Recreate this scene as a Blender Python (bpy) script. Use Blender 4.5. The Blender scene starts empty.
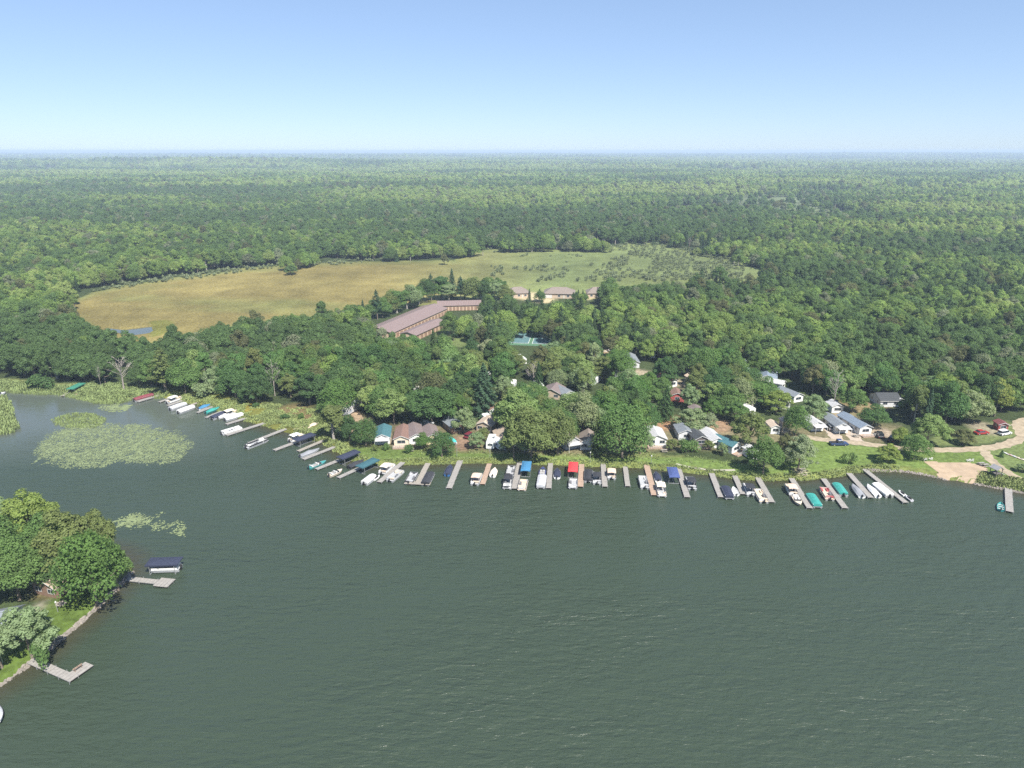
import bpy, math, random
import numpy as np
from mathutils import Vector, Matrix
R = math.radians
S = bpy.context.scene
C = S.collection
random.seed(7); rng = np.random.default_rng(7)

# ------------------------------------------------------------------ camera, light, exposure
CAM_H = 90.0; PITCH = R(18.87); F = 683.0
cam = bpy.data.cameras.new('camera'); camo = bpy.data.objects.new('camera', cam); C.objects.link(camo)
cam.sensor_width = 36; cam.lens = F/1024*36; cam.clip_start = 0.5; cam.clip_end = 80000
camo.location = (0, 0, CAM_H); camo.rotation_euler = (R(90)-PITCH, 0, 0)
S.camera = camo

SUN_EL, SUN_AZ = R(52), R(148)          # azimuth clockwise from +Y (camera looks along +Y)
W = bpy.data.worlds.new('World'); S.world = W; W.use_nodes = True
wn = W.node_tree.nodes; wl = W.node_tree.links
sky = wn.new('ShaderNodeTexSky'); sky.sky_type = 'NISHITA'; sky.sun_disc = False
sky.sun_elevation = SUN_EL; sky.sun_rotation = SUN_AZ; sky.altitude = 1500
sky.air_density = 0.8; sky.dust_density = 0.8; sky.ozone_density = 4.0
sg = wn.new('ShaderNodeGamma'); sg.inputs['Gamma'].default_value = .55          # softens the sky's falloff from horizon to zenith, as thin high haze does
st_ = wn.new('ShaderNodeVectorMath'); st_.operation = 'MULTIPLY'; st_.inputs[1].default_value = (.82, .92, 1.07)
wl.new(sky.outputs[0], sg.inputs['Color']); wl.new(sg.outputs[0], st_.inputs[0])
wl.new(st_.outputs[0], wn['Background'].inputs['Color']); wn['Background'].inputs['Strength'].default_value = 0.146
sun = bpy.data.lights.new('sun', 'SUN'); suno = bpy.data.objects.new('sun', sun); C.objects.link(suno)
sun.energy = 4.3; sun.angle = R(0.7); sun.color = (1.0, 0.95, 0.87)
sd = Vector((math.sin(SUN_AZ)*math.cos(SUN_EL), math.cos(SUN_AZ)*math.cos(SUN_EL), math.sin(SUN_EL)))
suno.rotation_euler = sd.to_track_quat('Z', 'Y').to_euler(); suno.location = (60, -60, 300)
S.view_settings.view_transform = 'Standard'; S.view_settings.look = 'None'
S.view_settings.exposure = 1.22; S.view_settings.gamma = 1.0; S.view_settings.use_curve_mapping = False
S.cycles.max_bounces = 6; S.cycles.diffuse_bounces = 3; S.cycles.glossy_bounces = 2
S.cycles.transmission_bounces = 3; S.cycles.transparent_max_bounces = 6; S.cycles.volume_bounces = 0
S.cycles.caustics_reflective = False; S.cycles.caustics_refractive = False
HAZE_DENSITY = 1.6e-4
S.cycles.use_denoising = False

# ------------------------------------------------------------------ photo <-> world
LAND = 0.8
def P(px, py, z=LAND):
    u = (px-512)/F; v = (384-py)/F
    dy = math.cos(PITCH)+v*math.sin(PITCH); dz = -math.sin(PITCH)+v*math.cos(PITCH)
    t = (z-CAM_H)/dz
    return Vector((u*t, dy*t, z))
def proj(x, y, z):
    zc = y*math.cos(PITCH)-(z-CAM_H)*math.sin(PITCH)
    yc = y*math.sin(PITCH)+(z-CAM_H)*math.cos(PITCH)
    return 512+F*x/zc, 384-F*yc/zc, zc/F
def in_poly(px, py, poly):
    px = np.asarray(px, float); py = np.asarray(py, float); ins = np.zeros(px.shape, bool)
    n = len(poly)
    for i in range(n):
        x1, y1 = poly[i]; x2, y2 = poly[(i+1) % n]
        if y1 == y2: continue
        c = ((y1 > py) != (y2 > py)) & (px < (x2-x1)*(py-y1)/(y2-y1)+x1)
        ins ^= c
    return ins
def sdf(px, py, poly):                  # positive inside
    d = np.full(np.shape(px), 1e18); n = len(poly)
    for i in range(n):
        x1, y1 = poly[i]; x2, y2 = poly[(i+1) % n]
        ex, ey = x2-x1, y2-y1; L = ex*ex+ey*ey+1e-9
        t = np.clip(((px-x1)*ex+(py-y1)*ey)/L, 0, 1)
        d = np.minimum(d, (px-x1-t*ex)**2+(py-y1-t*ey)**2)
    d = np.sqrt(d)
    return np.where(in_poly(px, py, poly), d, -d)
def vnoise(x, y, seed=0):               # smooth value noise, numpy
    x = np.asarray(x, float); y = np.asarray(y, float)
    xi = np.floor(x).astype(np.int64); yi = np.floor(y).astype(np.int64); fx = x-xi; fy = y-yi
    fx = fx*fx*(3-2*fx); fy = fy*fy*(3-2*fy)
    def h(a, b):
        n = (a*374761393+b*668265263+seed*982451653) & 0x7fffffff
        n = ((n ^ (n >> 13))*1274126177) & 0x7fffffff
        return ((n ^ (n >> 16)) & 0xffff)/65535.0
    return (h(xi, yi)*(1-fx)+h(xi+1, yi)*fx)*(1-fy)+(h(xi, yi+1)*(1-fx)+h(xi+1, yi+1)*fx)*fy
def fbm(x, y, seed=0, o=4):
    s = 0; a = 1; t = 0
    for k in range(o):
        s = s+a*vnoise(x*2**k, y*2**k, seed+k); t += a; a *= .5
    return s/t

# ------------------------------------------------------------------ materials
MATS = {}
def nodes_of(m):
    m.use_nodes = True
    return m.node_tree.nodes, m.node_tree.links, m.node_tree.nodes['Principled BSDF']
def mat(name, col, rough=0.7, var=0.12, scale=3.0, metal=0.0, bump=0.0, spec=0.4):
    if name in MATS: return MATS[name]
    m = bpy.data.materials.new(name); n, l, b = nodes_of(m)
    tc = n.new('ShaderNodeTexCoord'); nz = n.new('ShaderNodeTexNoise'); nz.inputs['Scale'].default_value = scale
    nz.inputs['Detail'].default_value = 5
    l.new(tc.outputs['Object'], nz.inputs['Vector'])
    rp = n.new('ShaderNodeMapRange'); rp.inputs['From Min'].default_value = .3; rp.inputs['From Max'].default_value = .7
    rp.inputs['To Min'].default_value = 1-var; rp.inputs['To Max'].default_value = 1+var
    l.new(nz.outputs['Fac'], rp.inputs['Value'])
    mx = n.new('ShaderNodeVectorMath'); mx.operation = 'SCALE'; mx.inputs[0].default_value = col
    l.new(rp.outputs[0], mx.inputs['Scale']); l.new(mx.outputs[0], b.inputs['Base Color'])
    b.inputs['Roughness'].default_value = rough; b.inputs['Metallic'].default_value = metal
    b.inputs['Specular IOR Level'].default_value = spec
    if bump:
        bp = n.new('ShaderNodeBump'); bp.inputs['Strength'].default_value = bump; bp.inputs['Distance'].default_value = .05
        l.new(nz.outputs['Fac'], bp.inputs['Height']); l.new(bp.outputs[0], b.inputs['Normal'])
    MATS[name] = m; return m
def striped(name, col, col2, axis='X', freq=3.0, rough=0.7, sharp=.1):
    """thin lines (siding boards, shingle rows, planks) across one local axis"""
    if name in MATS: return MATS[name]
    m = bpy.data.materials.new(name); n, l, b = nodes_of(m)
    tc = n.new('ShaderNodeTexCoord'); sp = n.new('ShaderNodeSeparateXYZ'); l.new(tc.outputs['Object'], sp.inputs[0])
    mu = n.new('ShaderNodeMath'); mu.operation = 'MULTIPLY'; mu.inputs[1].default_value = freq; l.new(sp.outputs[axis], mu.inputs[0])
    fr = n.new('ShaderNodeMath'); fr.operation = 'FRACT'; l.new(mu.outputs[0], fr.inputs[0])
    lt = n.new('ShaderNodeMath'); lt.operation = 'LESS_THAN'; lt.inputs[1].default_value = sharp; l.new(fr.outputs[0], lt.inputs[0])
    nz = n.new('ShaderNodeTexNoise'); nz.inputs['Scale'].default_value = 1.7; nz.inputs['Detail'].default_value = 6
    l.new(tc.outputs['Object'], nz.inputs['Vector'])
    mx = n.new('ShaderNodeMix'); mx.data_type = 'RGBA'; mx.inputs['A'].default_value = (*col, 1); mx.inputs['B'].default_value = (*col2, 1)
    l.new(lt.outputs[0], mx.inputs['Factor'])
    rp = n.new('ShaderNodeMapRange'); rp.inputs['From Min'].default_value = .3; rp.inputs['From Max'].default_value = .7
    rp.inputs['To Min'].default_value = .82; rp.inputs['To Max'].default_value = 1.12
    l.new(nz.outputs['Fac'], rp.inputs['Value'])
    sc = n.new('ShaderNodeVectorMath'); sc.operation = 'SCALE'; l.new(mx.outputs['Result'], sc.inputs[0]); l.new(rp.outputs[0], sc.inputs['Scale'])
    l.new(sc.outputs[0], b.inputs['Base Color']); b.inputs['Roughness'].default_value = rough
    MATS[name] = m; return m
def glass(name='window_glass', col=(.03, .04, .05)):
    return mat(name, col, .12, .1, 1, 0, 0, .7)
WHITE = mat('white_paint', (.50, .50, .485), .5)
CREAM = mat('cream_paint', (.62, .55, .42), .6)
METAL = mat('galvanised', (.45, .46, .47), .4, metal=.6)
BLACK = mat('black_rubber', (.02, .02, .02), .7)
WOODP = striped('weathered_planks', (.27, .245, .21), (.2, .18, .15), 'X', 1.6, .85, .12)
GREYP = striped('pale_planks', (.26, .245, .225), (.13, .12, .11), 'X', 1.2, .8, .08)
BROWNP = striped('brown_planks', (.33, .24, .18), (.18, .12, .08), 'X', 1.6, .85, .12)

# ------------------------------------------------------------------ mesh helpers
class MB:
    def __init__(s): s.v = []; s.f = []; s.m = []
    def add(s, vs, fs, mi=0):
        o = len(s.v); s.v += [tuple(v) for v in vs]; s.f += [tuple(i+o for i in f) for f in fs]; s.m += [mi]*len(fs)
    def box(s, c, d, rz=0, mi=0, taper=1.0, M=None):
        x, y, z = d[0]/2, d[1]/2, d[2]/2; vs = []
        for k, t in ((-1, 1), (1, taper)):
            for a, b in ((-1, -1), (1, -1), (1, 1), (-1, 1)): vs.append(Vector((a*x*t, b*y*t, k*z)))
        q = Matrix.Rotation(rz, 3, 'Z')
        if M is not None: q = q @ M
        vs = [q @ v+Vector(c) for v in vs]
        s.add(vs, [(3, 2, 1, 0), (4, 5, 6, 7), (0, 1, 5, 4), (1, 2, 6, 5), (2, 3, 7, 6), (3, 0, 4, 7)], mi); return s
    def tube(s, pts, rad, n=8, mi=0, cap=True):
        pts = [Vector(p) for p in pts]
        if not hasattr(rad, '__len__'): rad = [rad]*len(pts)
        vs = []; fs = []
        for i, p in enumerate(pts):
            t = (pts[min(i+1, len(pts)-1)]-pts[max(i-1, 0)]).normalized()
            a = t.cross(Vector((0, 0, 1))) if abs(t.z) < .95 else t.cross(Vector((1, 0, 0)))
            a.normalize(); b = t.cross(a)
            for k in range(n):
                an = 2*math.pi*k/n; vs.append(p+(a*math.cos(an)+b*math.sin(an))*rad[i])
        for i in range(len(pts)-1):
            for k in range(n):
                fs.append((i*n+k, i*n+(k+1) % n, (i+1)*n+(k+1) % n, (i+1)*n+k))
        if cap: fs.append(tuple(range(n-1, -1, -1))); fs.append(tuple((len(pts)-1)*n+k for k in range(n)))
        s.add(vs, fs, mi); return s
    def loft(s, rings, mi=0, cap=True, closed=True):
        n = len(rings[0]); vs = [p for r in rings for p in r]; fs = []
        m = n if closed else n-1
        for i in range(len(rings)-1):
            for k in range(m): fs.append((i*n+k, i*n+(k+1) % n, (i+1)*n+(k+1) % n, (i+1)*n+k))
        if cap: fs.append(tuple(range(n-1, -1, -1))); fs.append(tuple((len(rings)-1)*n+k for k in range(n)))
        s.add(vs, fs, mi); return s
    def prism(s, poly, z0, z1, mi=0):
        n = len(poly)
        s.add([(x, y, z0) for x, y in poly]+[(x, y, z1) for x, y in poly],
              [tuple(range(n-1, -1, -1)), tuple(range(n, 2*n))]+[(i, (i+1) % n, n+(i+1) % n, n+i) for i in range(n)], mi); return s
    def xprism(s, poly, y0, y1, mi=0):       # profile in x,z extruded along y
        n = len(poly)
        s.add([(x, y0, z) for x, z in poly]+[(x, y1, z) for x, z in poly],
              [tuple(range(n)), tuple(range(2*n-1, n-1, -1))]+[(i, n+i, n+(i+1) % n, (i+1) % n) for i in range(n)], mi); return s
    def mesh(s, name):
        me = bpy.data.meshes.new(name); me.from_pydata([tuple(v) for v in s.v], [], s.f)
        if any(s.m): me.polygons.foreach_set('material_index', s.m)
        me.update(); return me
def tag(o, label=None, cat=None, group=None, kind=None):
    if label: o['label'] = label
    if cat: o['category'] = cat
    if group: o['group'] = group
    if kind: o['kind'] = kind
    return o
def link(name, me, mats, parent=None, smooth=False):
    if not isinstance(mats, (list, tuple)): mats = [mats]
    if me.materials is not None and len(me.materials) == 0:
        for m in mats: me.materials.append(m)
    if smooth: me.polygons.foreach_set('use_smooth', [True]*len(me.polygons)); me.update()
    o = bpy.data.objects.new(name, me); C.objects.link(o)
    if parent: o.parent = parent
    return o
def obj(name, mb, mats, parent=None, smooth=False): return link(name, mb.mesh(name), mats, parent, smooth)
def empty(name, loc, rz=0, label=None, cat=None, group=None):
    o = bpy.data.objects.new(name, None); C.objects.link(o); o.location = loc; o.rotation_euler = (0, 0, rz)
    o.empty_display_size = .5
    return tag(o, label, cat, group)
CACHE = {}
def part(name, parent, key, fn, mats, smooth=False):
    """one mesh per part, data shared between equal parts"""
    k = (name, key, mats.name if not isinstance(mats, (list, tuple)) else tuple(m.name for m in mats))
    if k not in CACHE:
        mb = MB(); fn(mb); CACHE[k] = mb.mesh(name)
    return link(name, CACHE[k], mats, parent, smooth)
LANDMARKS = []                 # (px, py, phrase) used to describe trees and shrubs
def landmark(px, py, phrase): LANDMARKS.append((px, py, phrase))

# ------------------------------------------------------------------ shoreline and terrain
SH = [(-60, 386), (0, 389), (25, 392), (45, 393), (62, 393), (90, 399), (103, 402), (120, 402), (135, 397), (150, 395), (165, 398), (185, 403),
      (210, 408), (235, 417), (262, 426), (285, 432), (300, 436), (322, 442), (335, 450), (350, 460), (368, 465), (390, 465),
      (420, 465), (450, 464), (480, 463.5), (520, 464), (560, 465), (600, 467), (640, 468), (680, 472), (710, 476), (740, 480),
      (765, 481), (790, 480), (815, 480), (835, 477), (855, 473), (880, 471), (905, 472), (925, 475), (945, 479), (975, 484),
      (990, 487), (1010, 491), (1030, 494), (1070, 500)]
lake = [tuple(P(x, y, 0).xy) for x, y in SH]
lake = [(-900, 300), (-420, 262)]+lake+[(250, 90), (420, -60), (600, -400), (600, -1500), (-1200, -1500), (-1200, 200)]
PEN = [(0, 686), (12, 679), (30, 664), (50, 649), (70, 632), (90, 615), (108, 598), (124, 582), (132, 572), (130, 560), (115, 552), (80, 545), (40, 540), (0, 538)]
pen = [tuple(P(x, y, 0).xy) for x, y in PEN]+[(-180, 150), (-190, 40), (-110, 62)]
marsh = [tuple(P(x, y, 0).xy) for x, y in [(-30, 398), (0, 398), (6, 404), (10, 415), (15, 428), (8, 433), (0, 434), (-40, 437)]]
creek = [tuple(P(x, y, 0).xy) for x, y in [(100, 327), (112, 328.5), (124, 330), (134, 328.5), (152, 326.5), (153, 330), (149, 334), (135, 335.5), (112, 332)]]
def land_sdf(x, y):
    d = -sdf(x, y, lake)
    d = np.maximum(d, sdf(x, y, pen)); d = np.maximum(d, sdf(x, y, marsh))
    d = np.minimum(d, -sdf(x, y, creek))
    return d+(fbm(x*.35, y*.35, 3)-.5)*1.6
def height(x, y):
    x = np.asarray(x, float); y = np.asarray(y, float); D = np.hypot(x, y)
    h = np.full(x.shape, LAND)
    k = np.clip((D-750)/1500, 0, 1)
    h = h+k*14*(fbm(x/900, y/900, 11, 3)-.35)
    k2 = np.clip((D-2500)/4000, 0, 1)
    h = h+k2*44*(fbm(x/2600, y/1900, 5, 3)-.42)
    k3 = np.clip((D-8000)/6000, 0, 1)
    h = h+k3*(26*np.exp(-((x/D*683-60)/260.)**2)+24*(fbm(x/5000, y/3500, 21, 3)-.4)+22*np.exp(-((x/D*683-430)/25.)**2)*np.exp(-((D-11000)/1500.)**2))
    h = h+26*np.exp(-((x+1500)/900.)**2-((y-3900)/450.)**2)
    return np.minimum(np.maximum(h+k3*14, LAND), 60+24*k3)

# ------------------------------------------------------------------ ground zones (photo polygons thrown onto the ground)
MEADOW = [(70, 300), (92, 293), (120, 286), (180, 277), (250, 268), (330, 262), (400, 261), (455, 260), (475, 250), (520, 247), (560, 250), (600, 251), (625, 243),
          (655, 242), (700, 254), (735, 260), (760, 265), (766, 275), (752, 284), (700, 287), (640, 288), (600, 292), (560, 297), (500, 300),
          (440, 304), (380, 310), (330, 316), (260, 324), (200, 334), (150, 346), (105, 342), (90, 325), (70, 318)]
LAWN = [(800, 436), (846, 444), (905, 450), (985, 449), (1003, 462), (1030, 482), (1040, 498), (1000, 492), (940, 480), (880, 472), (840, 476), (800, 481), (740, 482), (640, 470), (480, 466), (380, 468), (352, 464), (330, 452), (345, 447), (380, 448), (440, 452), (560, 456), (700, 458), (770, 468), (790, 455)]
LAWN2 = [(925, 446), (985, 444), (1024, 434), (1024, 425), (1000, 420), (960, 432), (935, 436)]
LAWN3 = [(985, 449), (1040, 438), (1040, 490), (1012, 472)]
LAWN4 = [(436, 330), (480, 330), (505, 338), (500, 348), (440, 346)]
YARD = [(385, 424), (420, 422), (520, 425), (640, 424), (760, 425), (815, 418), (900, 425), (905, 436), (880, 444), (815, 438), (770, 452), (700, 450), (560, 455), (440, 449), (372, 446), (340, 420), (355, 410)]
PENLAWN = [(70, 590), (120, 590), (20, 680), (-20, 700), (-20, 640)]

def ax(dense0, dense1, step, lo, hi, grow):
    a = list(np.arange(dense0, dense1+1e-6, step)); s = step; v = dense1
    while v < hi: s *= grow; v += s; a.append(min(v, hi))
    s = step; v = dense0; b = []
    while v > lo: s *= grow; v -= s; b.append(max(v, lo))
    return np.array(b[::-1]+a)
XS = ax(-320, 330, 2.0, -30000, 30000, 1.06)
YS = np.concatenate([ax(30, 420, 1.5, -2500, 421, 1.12)[:-1], ax(421, 900, 3.5, 420, 32000, 1.03)[1:]])
YS = np.unique(YS)
GX, GY = np.meshgrid(XS, YS)
near = (np.abs(GX) < 1500) & (GY < 900) & (GY > -1600)
SD = np.full(GX.shape, 50.0)
SD[near] = land_sdf(GX[near], GY[near])
HZ = height(GX, GY)
HZ = np.where(near, np.where(SD > 0, np.minimum(HZ, SD*.45), np.maximum(SD*.35, -1.8)), HZ)
# pixel coordinates of every ground vertex in front of the camera
zc = GY*math.cos(PITCH)+(CAM_H-LAND)*math.sin(PITCH); zc = np.where(zc < 1, 1, zc)
yc = GY*math.sin(PITCH)-(CAM_H-LAND)*math.cos(PITCH)
PX = 512+F*GX/zc; PY = 384-F*yc/zc
front = (GY > 20)
wob = (fbm(GX*.12, GY*.12, 41)-.5)
col = np.empty(GX.shape+(3,)); col[:] = (.040, .055, .022)
def lerp(mask, c, k=1.0):
    m = (np.clip(mask, 0, 1)*k)[..., None]; col[:] = col*(1-m)+np.array(c)*m
farm = np.clip((np.hypot(GX, GY)-3500)/3000, 0, 1)
lerp(farm, (.105, .135, .075))
lerp(((SD < 9+4*wob) & (SD > -1) & near)*1.0, (.11, .125, .045))          # rank growth on the bank
def zone(poly, c, soft=1.5, k=1.0, amp=3.0):
    d = sdf(PX+wob*amp, PY+wob*amp*.5, poly); lerp(np.where(front, np.clip(d/soft+.5, 0, 1), 0), c, k)
zone(YARD, (.13, .115, .065), 5, .9)
zone(LAWN, (.105, .150, .040), 1.5); zone(LAWN2, (.115, .142, .052), 1.5); zone(LAWN3, (.105, .138, .048), 1.5); zone(LAWN4, (.11, .14, .05), 2)
zone(PENLAWN, (.070, .105, .022), 4)
mz = sdf(PX+wob*6, PY+wob*3, MEADOW)
mz = np.where(front, mz, -99)
tan = np.clip(1-(PX-380)/180, 0, 1)
clr_ = fbm(GX/230, GY/160, 91, 3); D_ = np.hypot(GX, GY)
lerp(np.clip((clr_-.615)*30, 0, 1)*(D_ > 950)*(D_ < 6000), (.10, .125, .060))
n1 = fbm(GX/70, GY/45, 51); n2 = fbm(GX/18, GY/18, 61)
mcol = np.array((.190, .158, .056))[None, None]*tan[..., None]+np.array((.125, .155, .060))[None, None]*(1-tan[..., None])
gm = np.clip((n1-.5)*5, 0, 1)*.55
edge = np.clip(1-mz/5.0, 0, 1)*.75
gm = np.maximum(gm, edge)[..., None]
mcol = mcol*(1-gm)+np.array((.15, .175, .060))*gm
mcol = mcol*(.72+.32*n2[..., None]+.24*fbm(GX/9, GY/30, 63, 3)[..., None])
mm = np.clip(mz/1.2+.5, 0, 1)[..., None]
col = col*(1-mm)+mcol*mm
# yellow-green bank of the left arm, and the mown strip along the docks
lerp(np.where((SD < 11+9*wob) & (SD > -1) & near & (PX < 345) & (PX > 150) & front, 1, 0), (.145, .15, .035), .9)
lerp(np.where((SD < 2.8) & (SD > -1) & near & (PX > 345) & front, 1, 0), (.13, .145, .045), .8)
# dirt patches
for x, y, r, c in [(270, 386, 2, (.30, .22, .13)), (275, 388, 2.5, (.3, .24, .16)), (352, 415, 3.5, (.20, .15, .09)), (356, 422, 3, (.20, .15, .09)), (345, 405, 3, (.24, .19, .11)),
                   (393, 441, 2.5, (.26, .21, .15)), (408, 443, 2, (.26, .21, .15)), (465, 443, 5, (.2, .13, .09)), (497, 408, 4, (.24, .14, .08)), (480, 412, 3, (.2, .13, .09)),
                   (656, 425, 5, (.24, .14, .08)), (675, 424, 5, (.24, .14, .08)), (715, 424, 6, (.26, .17, .11)), (600, 350, 6, (.32, .24, .15)), (618, 345, 6, (.32, .24, .15)),
                   (695, 385, 6, (.3, .24, .17)), (640, 375, 6, (.3, .25, .18)), (660, 380, 7, (.3, .25, .18)), (860, 408, 7, (.17, .13, .07)), (845, 412, 5, (.15, .13, .07)),
                   (870, 402, 6, (.17, .13, .07)), (828, 424, 5, (.26, .2, .15)), (848, 422, 6, (.24, .19, .14)), (880, 432, 4, (.26, .21, .16)), (985, 428, 5, (.22, .19, .14)),
                   (800, 472, 2, (.3, .26, .18)), (530, 296, 10, (.42, .35, .22)), (545, 300, 7, (.40, .33, .2)), (583, 297, 8, (.38, .33, .18)), (395, 328, 8, (.33, .28, .21)),
                   (400, 334, 7, (.3, .26, .2)), (685, 320, 0, (0, 0, 0)), (250, 405, 5, (.19, .16, .035)), (290, 412, 7, (.17, .13, .06)), (240, 407, 4, (.21, .17, .03)), (305, 417, 5, (.17, .12, .06)),
                   (38, 608, 1.5, (.3, .27, .22)), (50, 590, 3, (.13, .10, .05)), (560, 205, 60, (.16, .18, .08)), (260, 213, 45, (.35, .30, .2))]:
    if not r: continue
    p = P(x, y); d = np.hypot(GX-p.x, (GY-p.y)*.8); lerp(np.clip((r-d)/(r*.5)+.5+wob, 0, 1), c, .85)

nx, ny = len(XS), len(YS)
me = bpy.data.meshes.new('ground')
V = np.stack([GX, GY, HZ], -1).reshape(-1, 3)
idx = np.arange(nx*ny).reshape(ny, nx)
Q = np.stack([idx[:-1, :-1], idx[:-1, 1:], idx[1:, 1:], idx[1:, :-1]], -1).reshape(-1, 4)
def fill_mesh(me, V, Q):
    me.vertices.add(len(V)); me.vertices.foreach_set('co', np.ascontiguousarray(V, dtype=np.float32).ravel())
    k = Q.shape[1]
    me.loops.add(len(Q)*k); me.loops.foreach_set('vertex_index', Q.astype(np.int32).ravel())
    me.polygons.add(len(Q)); me.polygons.foreach_set('loop_start', np.arange(0, len(Q)*k, k, dtype=np.int32))
    me.update(calc_edges=True)
fill_mesh(me, V, Q)
ca = me.color_attributes.new('soil', 'FLOAT_COLOR', 'POINT')
ca.data.foreach_set('color', np.concatenate([np.clip(col, 0, 1), np.ones(col.shape[:2]+(1,))], -1).astype(np.float32).ravel())
me.polygons.foreach_set('use_smooth', [True]*len(me.polygons))
gm_ = bpy.data.materials.new('ground_cover'); n, l, b = nodes_of(gm_)
at = n.new('ShaderNodeAttribute'); at.attribute_name = 'soil'
tc = n.new('ShaderNodeTexCoord')
def gnoise(scale, lo, hi, detail=6, fmin=.3, fmax=.7, vec=None):
    z = n.new('ShaderNodeTexNoise'); z.inputs['Scale'].default_value = scale; z.inputs['Detail'].default_value = detail
    l.new(vec or tc.outputs['Object'], z.inputs['Vector'])
    r = n.new('ShaderNodeMapRange'); r.inputs['From Min'].default_value = fmin; r.inputs['From Max'].default_value = fmax
    r.inputs['To Min'].default_value = lo; r.inputs['To Max'].default_value = hi
    l.new(z.outputs['Fac'], r.inputs['Value']); return z, r
z1, r1 = gnoise(.9, .68, 1.32); z2, r2 = gnoise(.06, .82, 1.18); z3, r3 = gnoise(.004, .55, 1.45, 8)
m1 = n.new('ShaderNodeMath'); m1.operation = 'MULTIPLY'; l.new(r1.outputs[0], m1.inputs[0]); l.new(r2.outputs[0], m1.inputs[1])
m2 = n.new('ShaderNodeMath'); m2.operation = 'MULTIPLY'; l.new(m1.outputs[0], m2.inputs[0]); l.new(r3.outputs[0], m2.inputs[1])
sc = n.new('ShaderNodeVectorMath'); sc.operation = 'SCALE'; l.new(at.outputs['Color'], sc.inputs[0]); l.new(m2.outputs[0], sc.inputs['Scale'])
l.new(sc.outputs[0], b.inputs['Base Color']); b.inputs['Roughness'].default_value = .95; b.inputs['Specular IOR Level'].default_value = .1
bp = n.new('ShaderNodeBump'); bp.inputs['Strength'].default_value = .6; bp.inputs['Distance'].default_value = .25
l.new(z1.outputs['Fac'], bp.inputs['Height']); l.new(bp.outputs[0], b.inputs['Normal'])
me.materials.append(gm_)
go = bpy.data.objects.new('ground', me); C.objects.link(go); tag(go, 'flat wooded lakeside ground with a tan meadow and mown lawns', 'ground', kind='structure')

# ------------------------------------------------------------------ water
WX = ax(-260, 260, 3.0, -1300, 900, 1.12); WY = ax(30, 380, 2.0, -1600, 470, 1.12)
WGX, WGY = np.meshgrid(WX, WY)
wd = -land_sdf(WGX, WGY)
me = bpy.data.meshes.new('lake_water'); idx = np.arange(len(WX)*len(WY)).reshape(len(WY), len(WX))
fill_mesh(me, np.stack([WGX, WGY, np.zeros_like(WGX)], -1).reshape(-1, 3), np.stack([idx[:-1, :-1], idx[:-1, 1:], idx[1:, 1:], idx[1:, :-1]], -1).reshape(-1, 4))
a = me.attributes.new('offshore', 'FLOAT', 'POINT'); a.data.foreach_set('value', np.clip(wd, 0, 60).astype(np.float32).ravel())
# the sheltered arm at the left is calm
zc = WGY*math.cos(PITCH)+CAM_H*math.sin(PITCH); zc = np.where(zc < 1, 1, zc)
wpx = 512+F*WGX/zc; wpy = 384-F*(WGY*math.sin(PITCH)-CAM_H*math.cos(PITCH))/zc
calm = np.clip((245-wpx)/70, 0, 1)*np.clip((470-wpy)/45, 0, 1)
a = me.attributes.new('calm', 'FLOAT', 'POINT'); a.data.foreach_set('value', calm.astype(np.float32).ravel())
wm = bpy.data.materials.new('lake_water'); n, l, b = nodes_of(wm)
def att(nm):
    q = n.new('ShaderNodeAttribute'); q.attribute_name = nm; return q.outputs['Fac']
def mrange(v, a0, a1, b0, b1):
    r = n.new('ShaderNodeMapRange'); r.inputs['From Min'].default_value = a0; r.inputs['From Max'].default_value = a1
    r.inputs['To Min'].default_value = b0; r.inputs['To Max'].default_value = b1; l.new(v, r.inputs['Value']); return r.outputs[0]
mx = n.new('ShaderNodeMix'); mx.data_type = 'RGBA'; mx.inputs['A'].default_value = (.042, .038, .020, 1); mx.inputs['B'].default_value = (.034, .050, .032, 1)
l.new(mrange(att('offshore'), 0, 6, 0, 1), mx.inputs['Factor'])
mc = n.new('ShaderNodeMix'); mc.data_type = 'RGBA'; mc.inputs['B'].default_value = (.085, .10, .085, 1)          # calm arm painted paler, standing in for the bright sky it reflects
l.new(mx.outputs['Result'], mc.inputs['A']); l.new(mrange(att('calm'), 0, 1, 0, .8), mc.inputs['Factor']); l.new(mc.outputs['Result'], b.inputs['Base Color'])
b.inputs['IOR'].default_value = 1.38; l.new(mrange(att('calm'), 0, 1, .31, .04), b.inputs['Roughness'])
tc = n.new('ShaderNodeTexCoord')
def waves(scale, sx, sy, rot, dist, detail=3):
    mp = n.new('ShaderNodeMapping'); mp.inputs['Rotation'].default_value = (0, 0, R(rot)); mp.inputs['Scale'].default_value = (sx, sy, 1)
    l.new(tc.outputs['Object'], mp.inputs['Vector'])
    z = n.new('ShaderNodeTexNoise'); z.inputs['Scale'].default_value = scale; z.inputs['Detail'].default_value = detail; z.inputs['Roughness'].default_value = .6
    z.inputs['Distortion'].default_value = dist
    l.new(mp.outputs[0], z.inputs['Vector']); return z.outputs['Fac']
w1 = waves(.75, .45, 1.25, 14, .25, 4); w2 = waves(.16, .5, 1.3, 20, .4, 2); w3 = waves(.012, .6, 1.6, 12, 1.2, 4)
ad = n.new('ShaderNodeMath'); ad.operation = 'MULTIPLY_ADD'; l.new(w2, ad.inputs[0]); ad.inputs[1].default_value = 1.1; l.new(w1, ad.inputs[2])
bp = n.new('ShaderNodeBump'); bp.inputs['Distance'].default_value = 1.0
cs = mrange(att('calm'), 0, 1, 1, .10)
gust = mrange(w3, .35, .65, .35, .75)
mu = n.new('ShaderNodeMath'); mu.operation = 'MULTIPLY'; l.new(cs, mu.inputs[0]); l.new(gust, mu.inputs[1])
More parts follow.
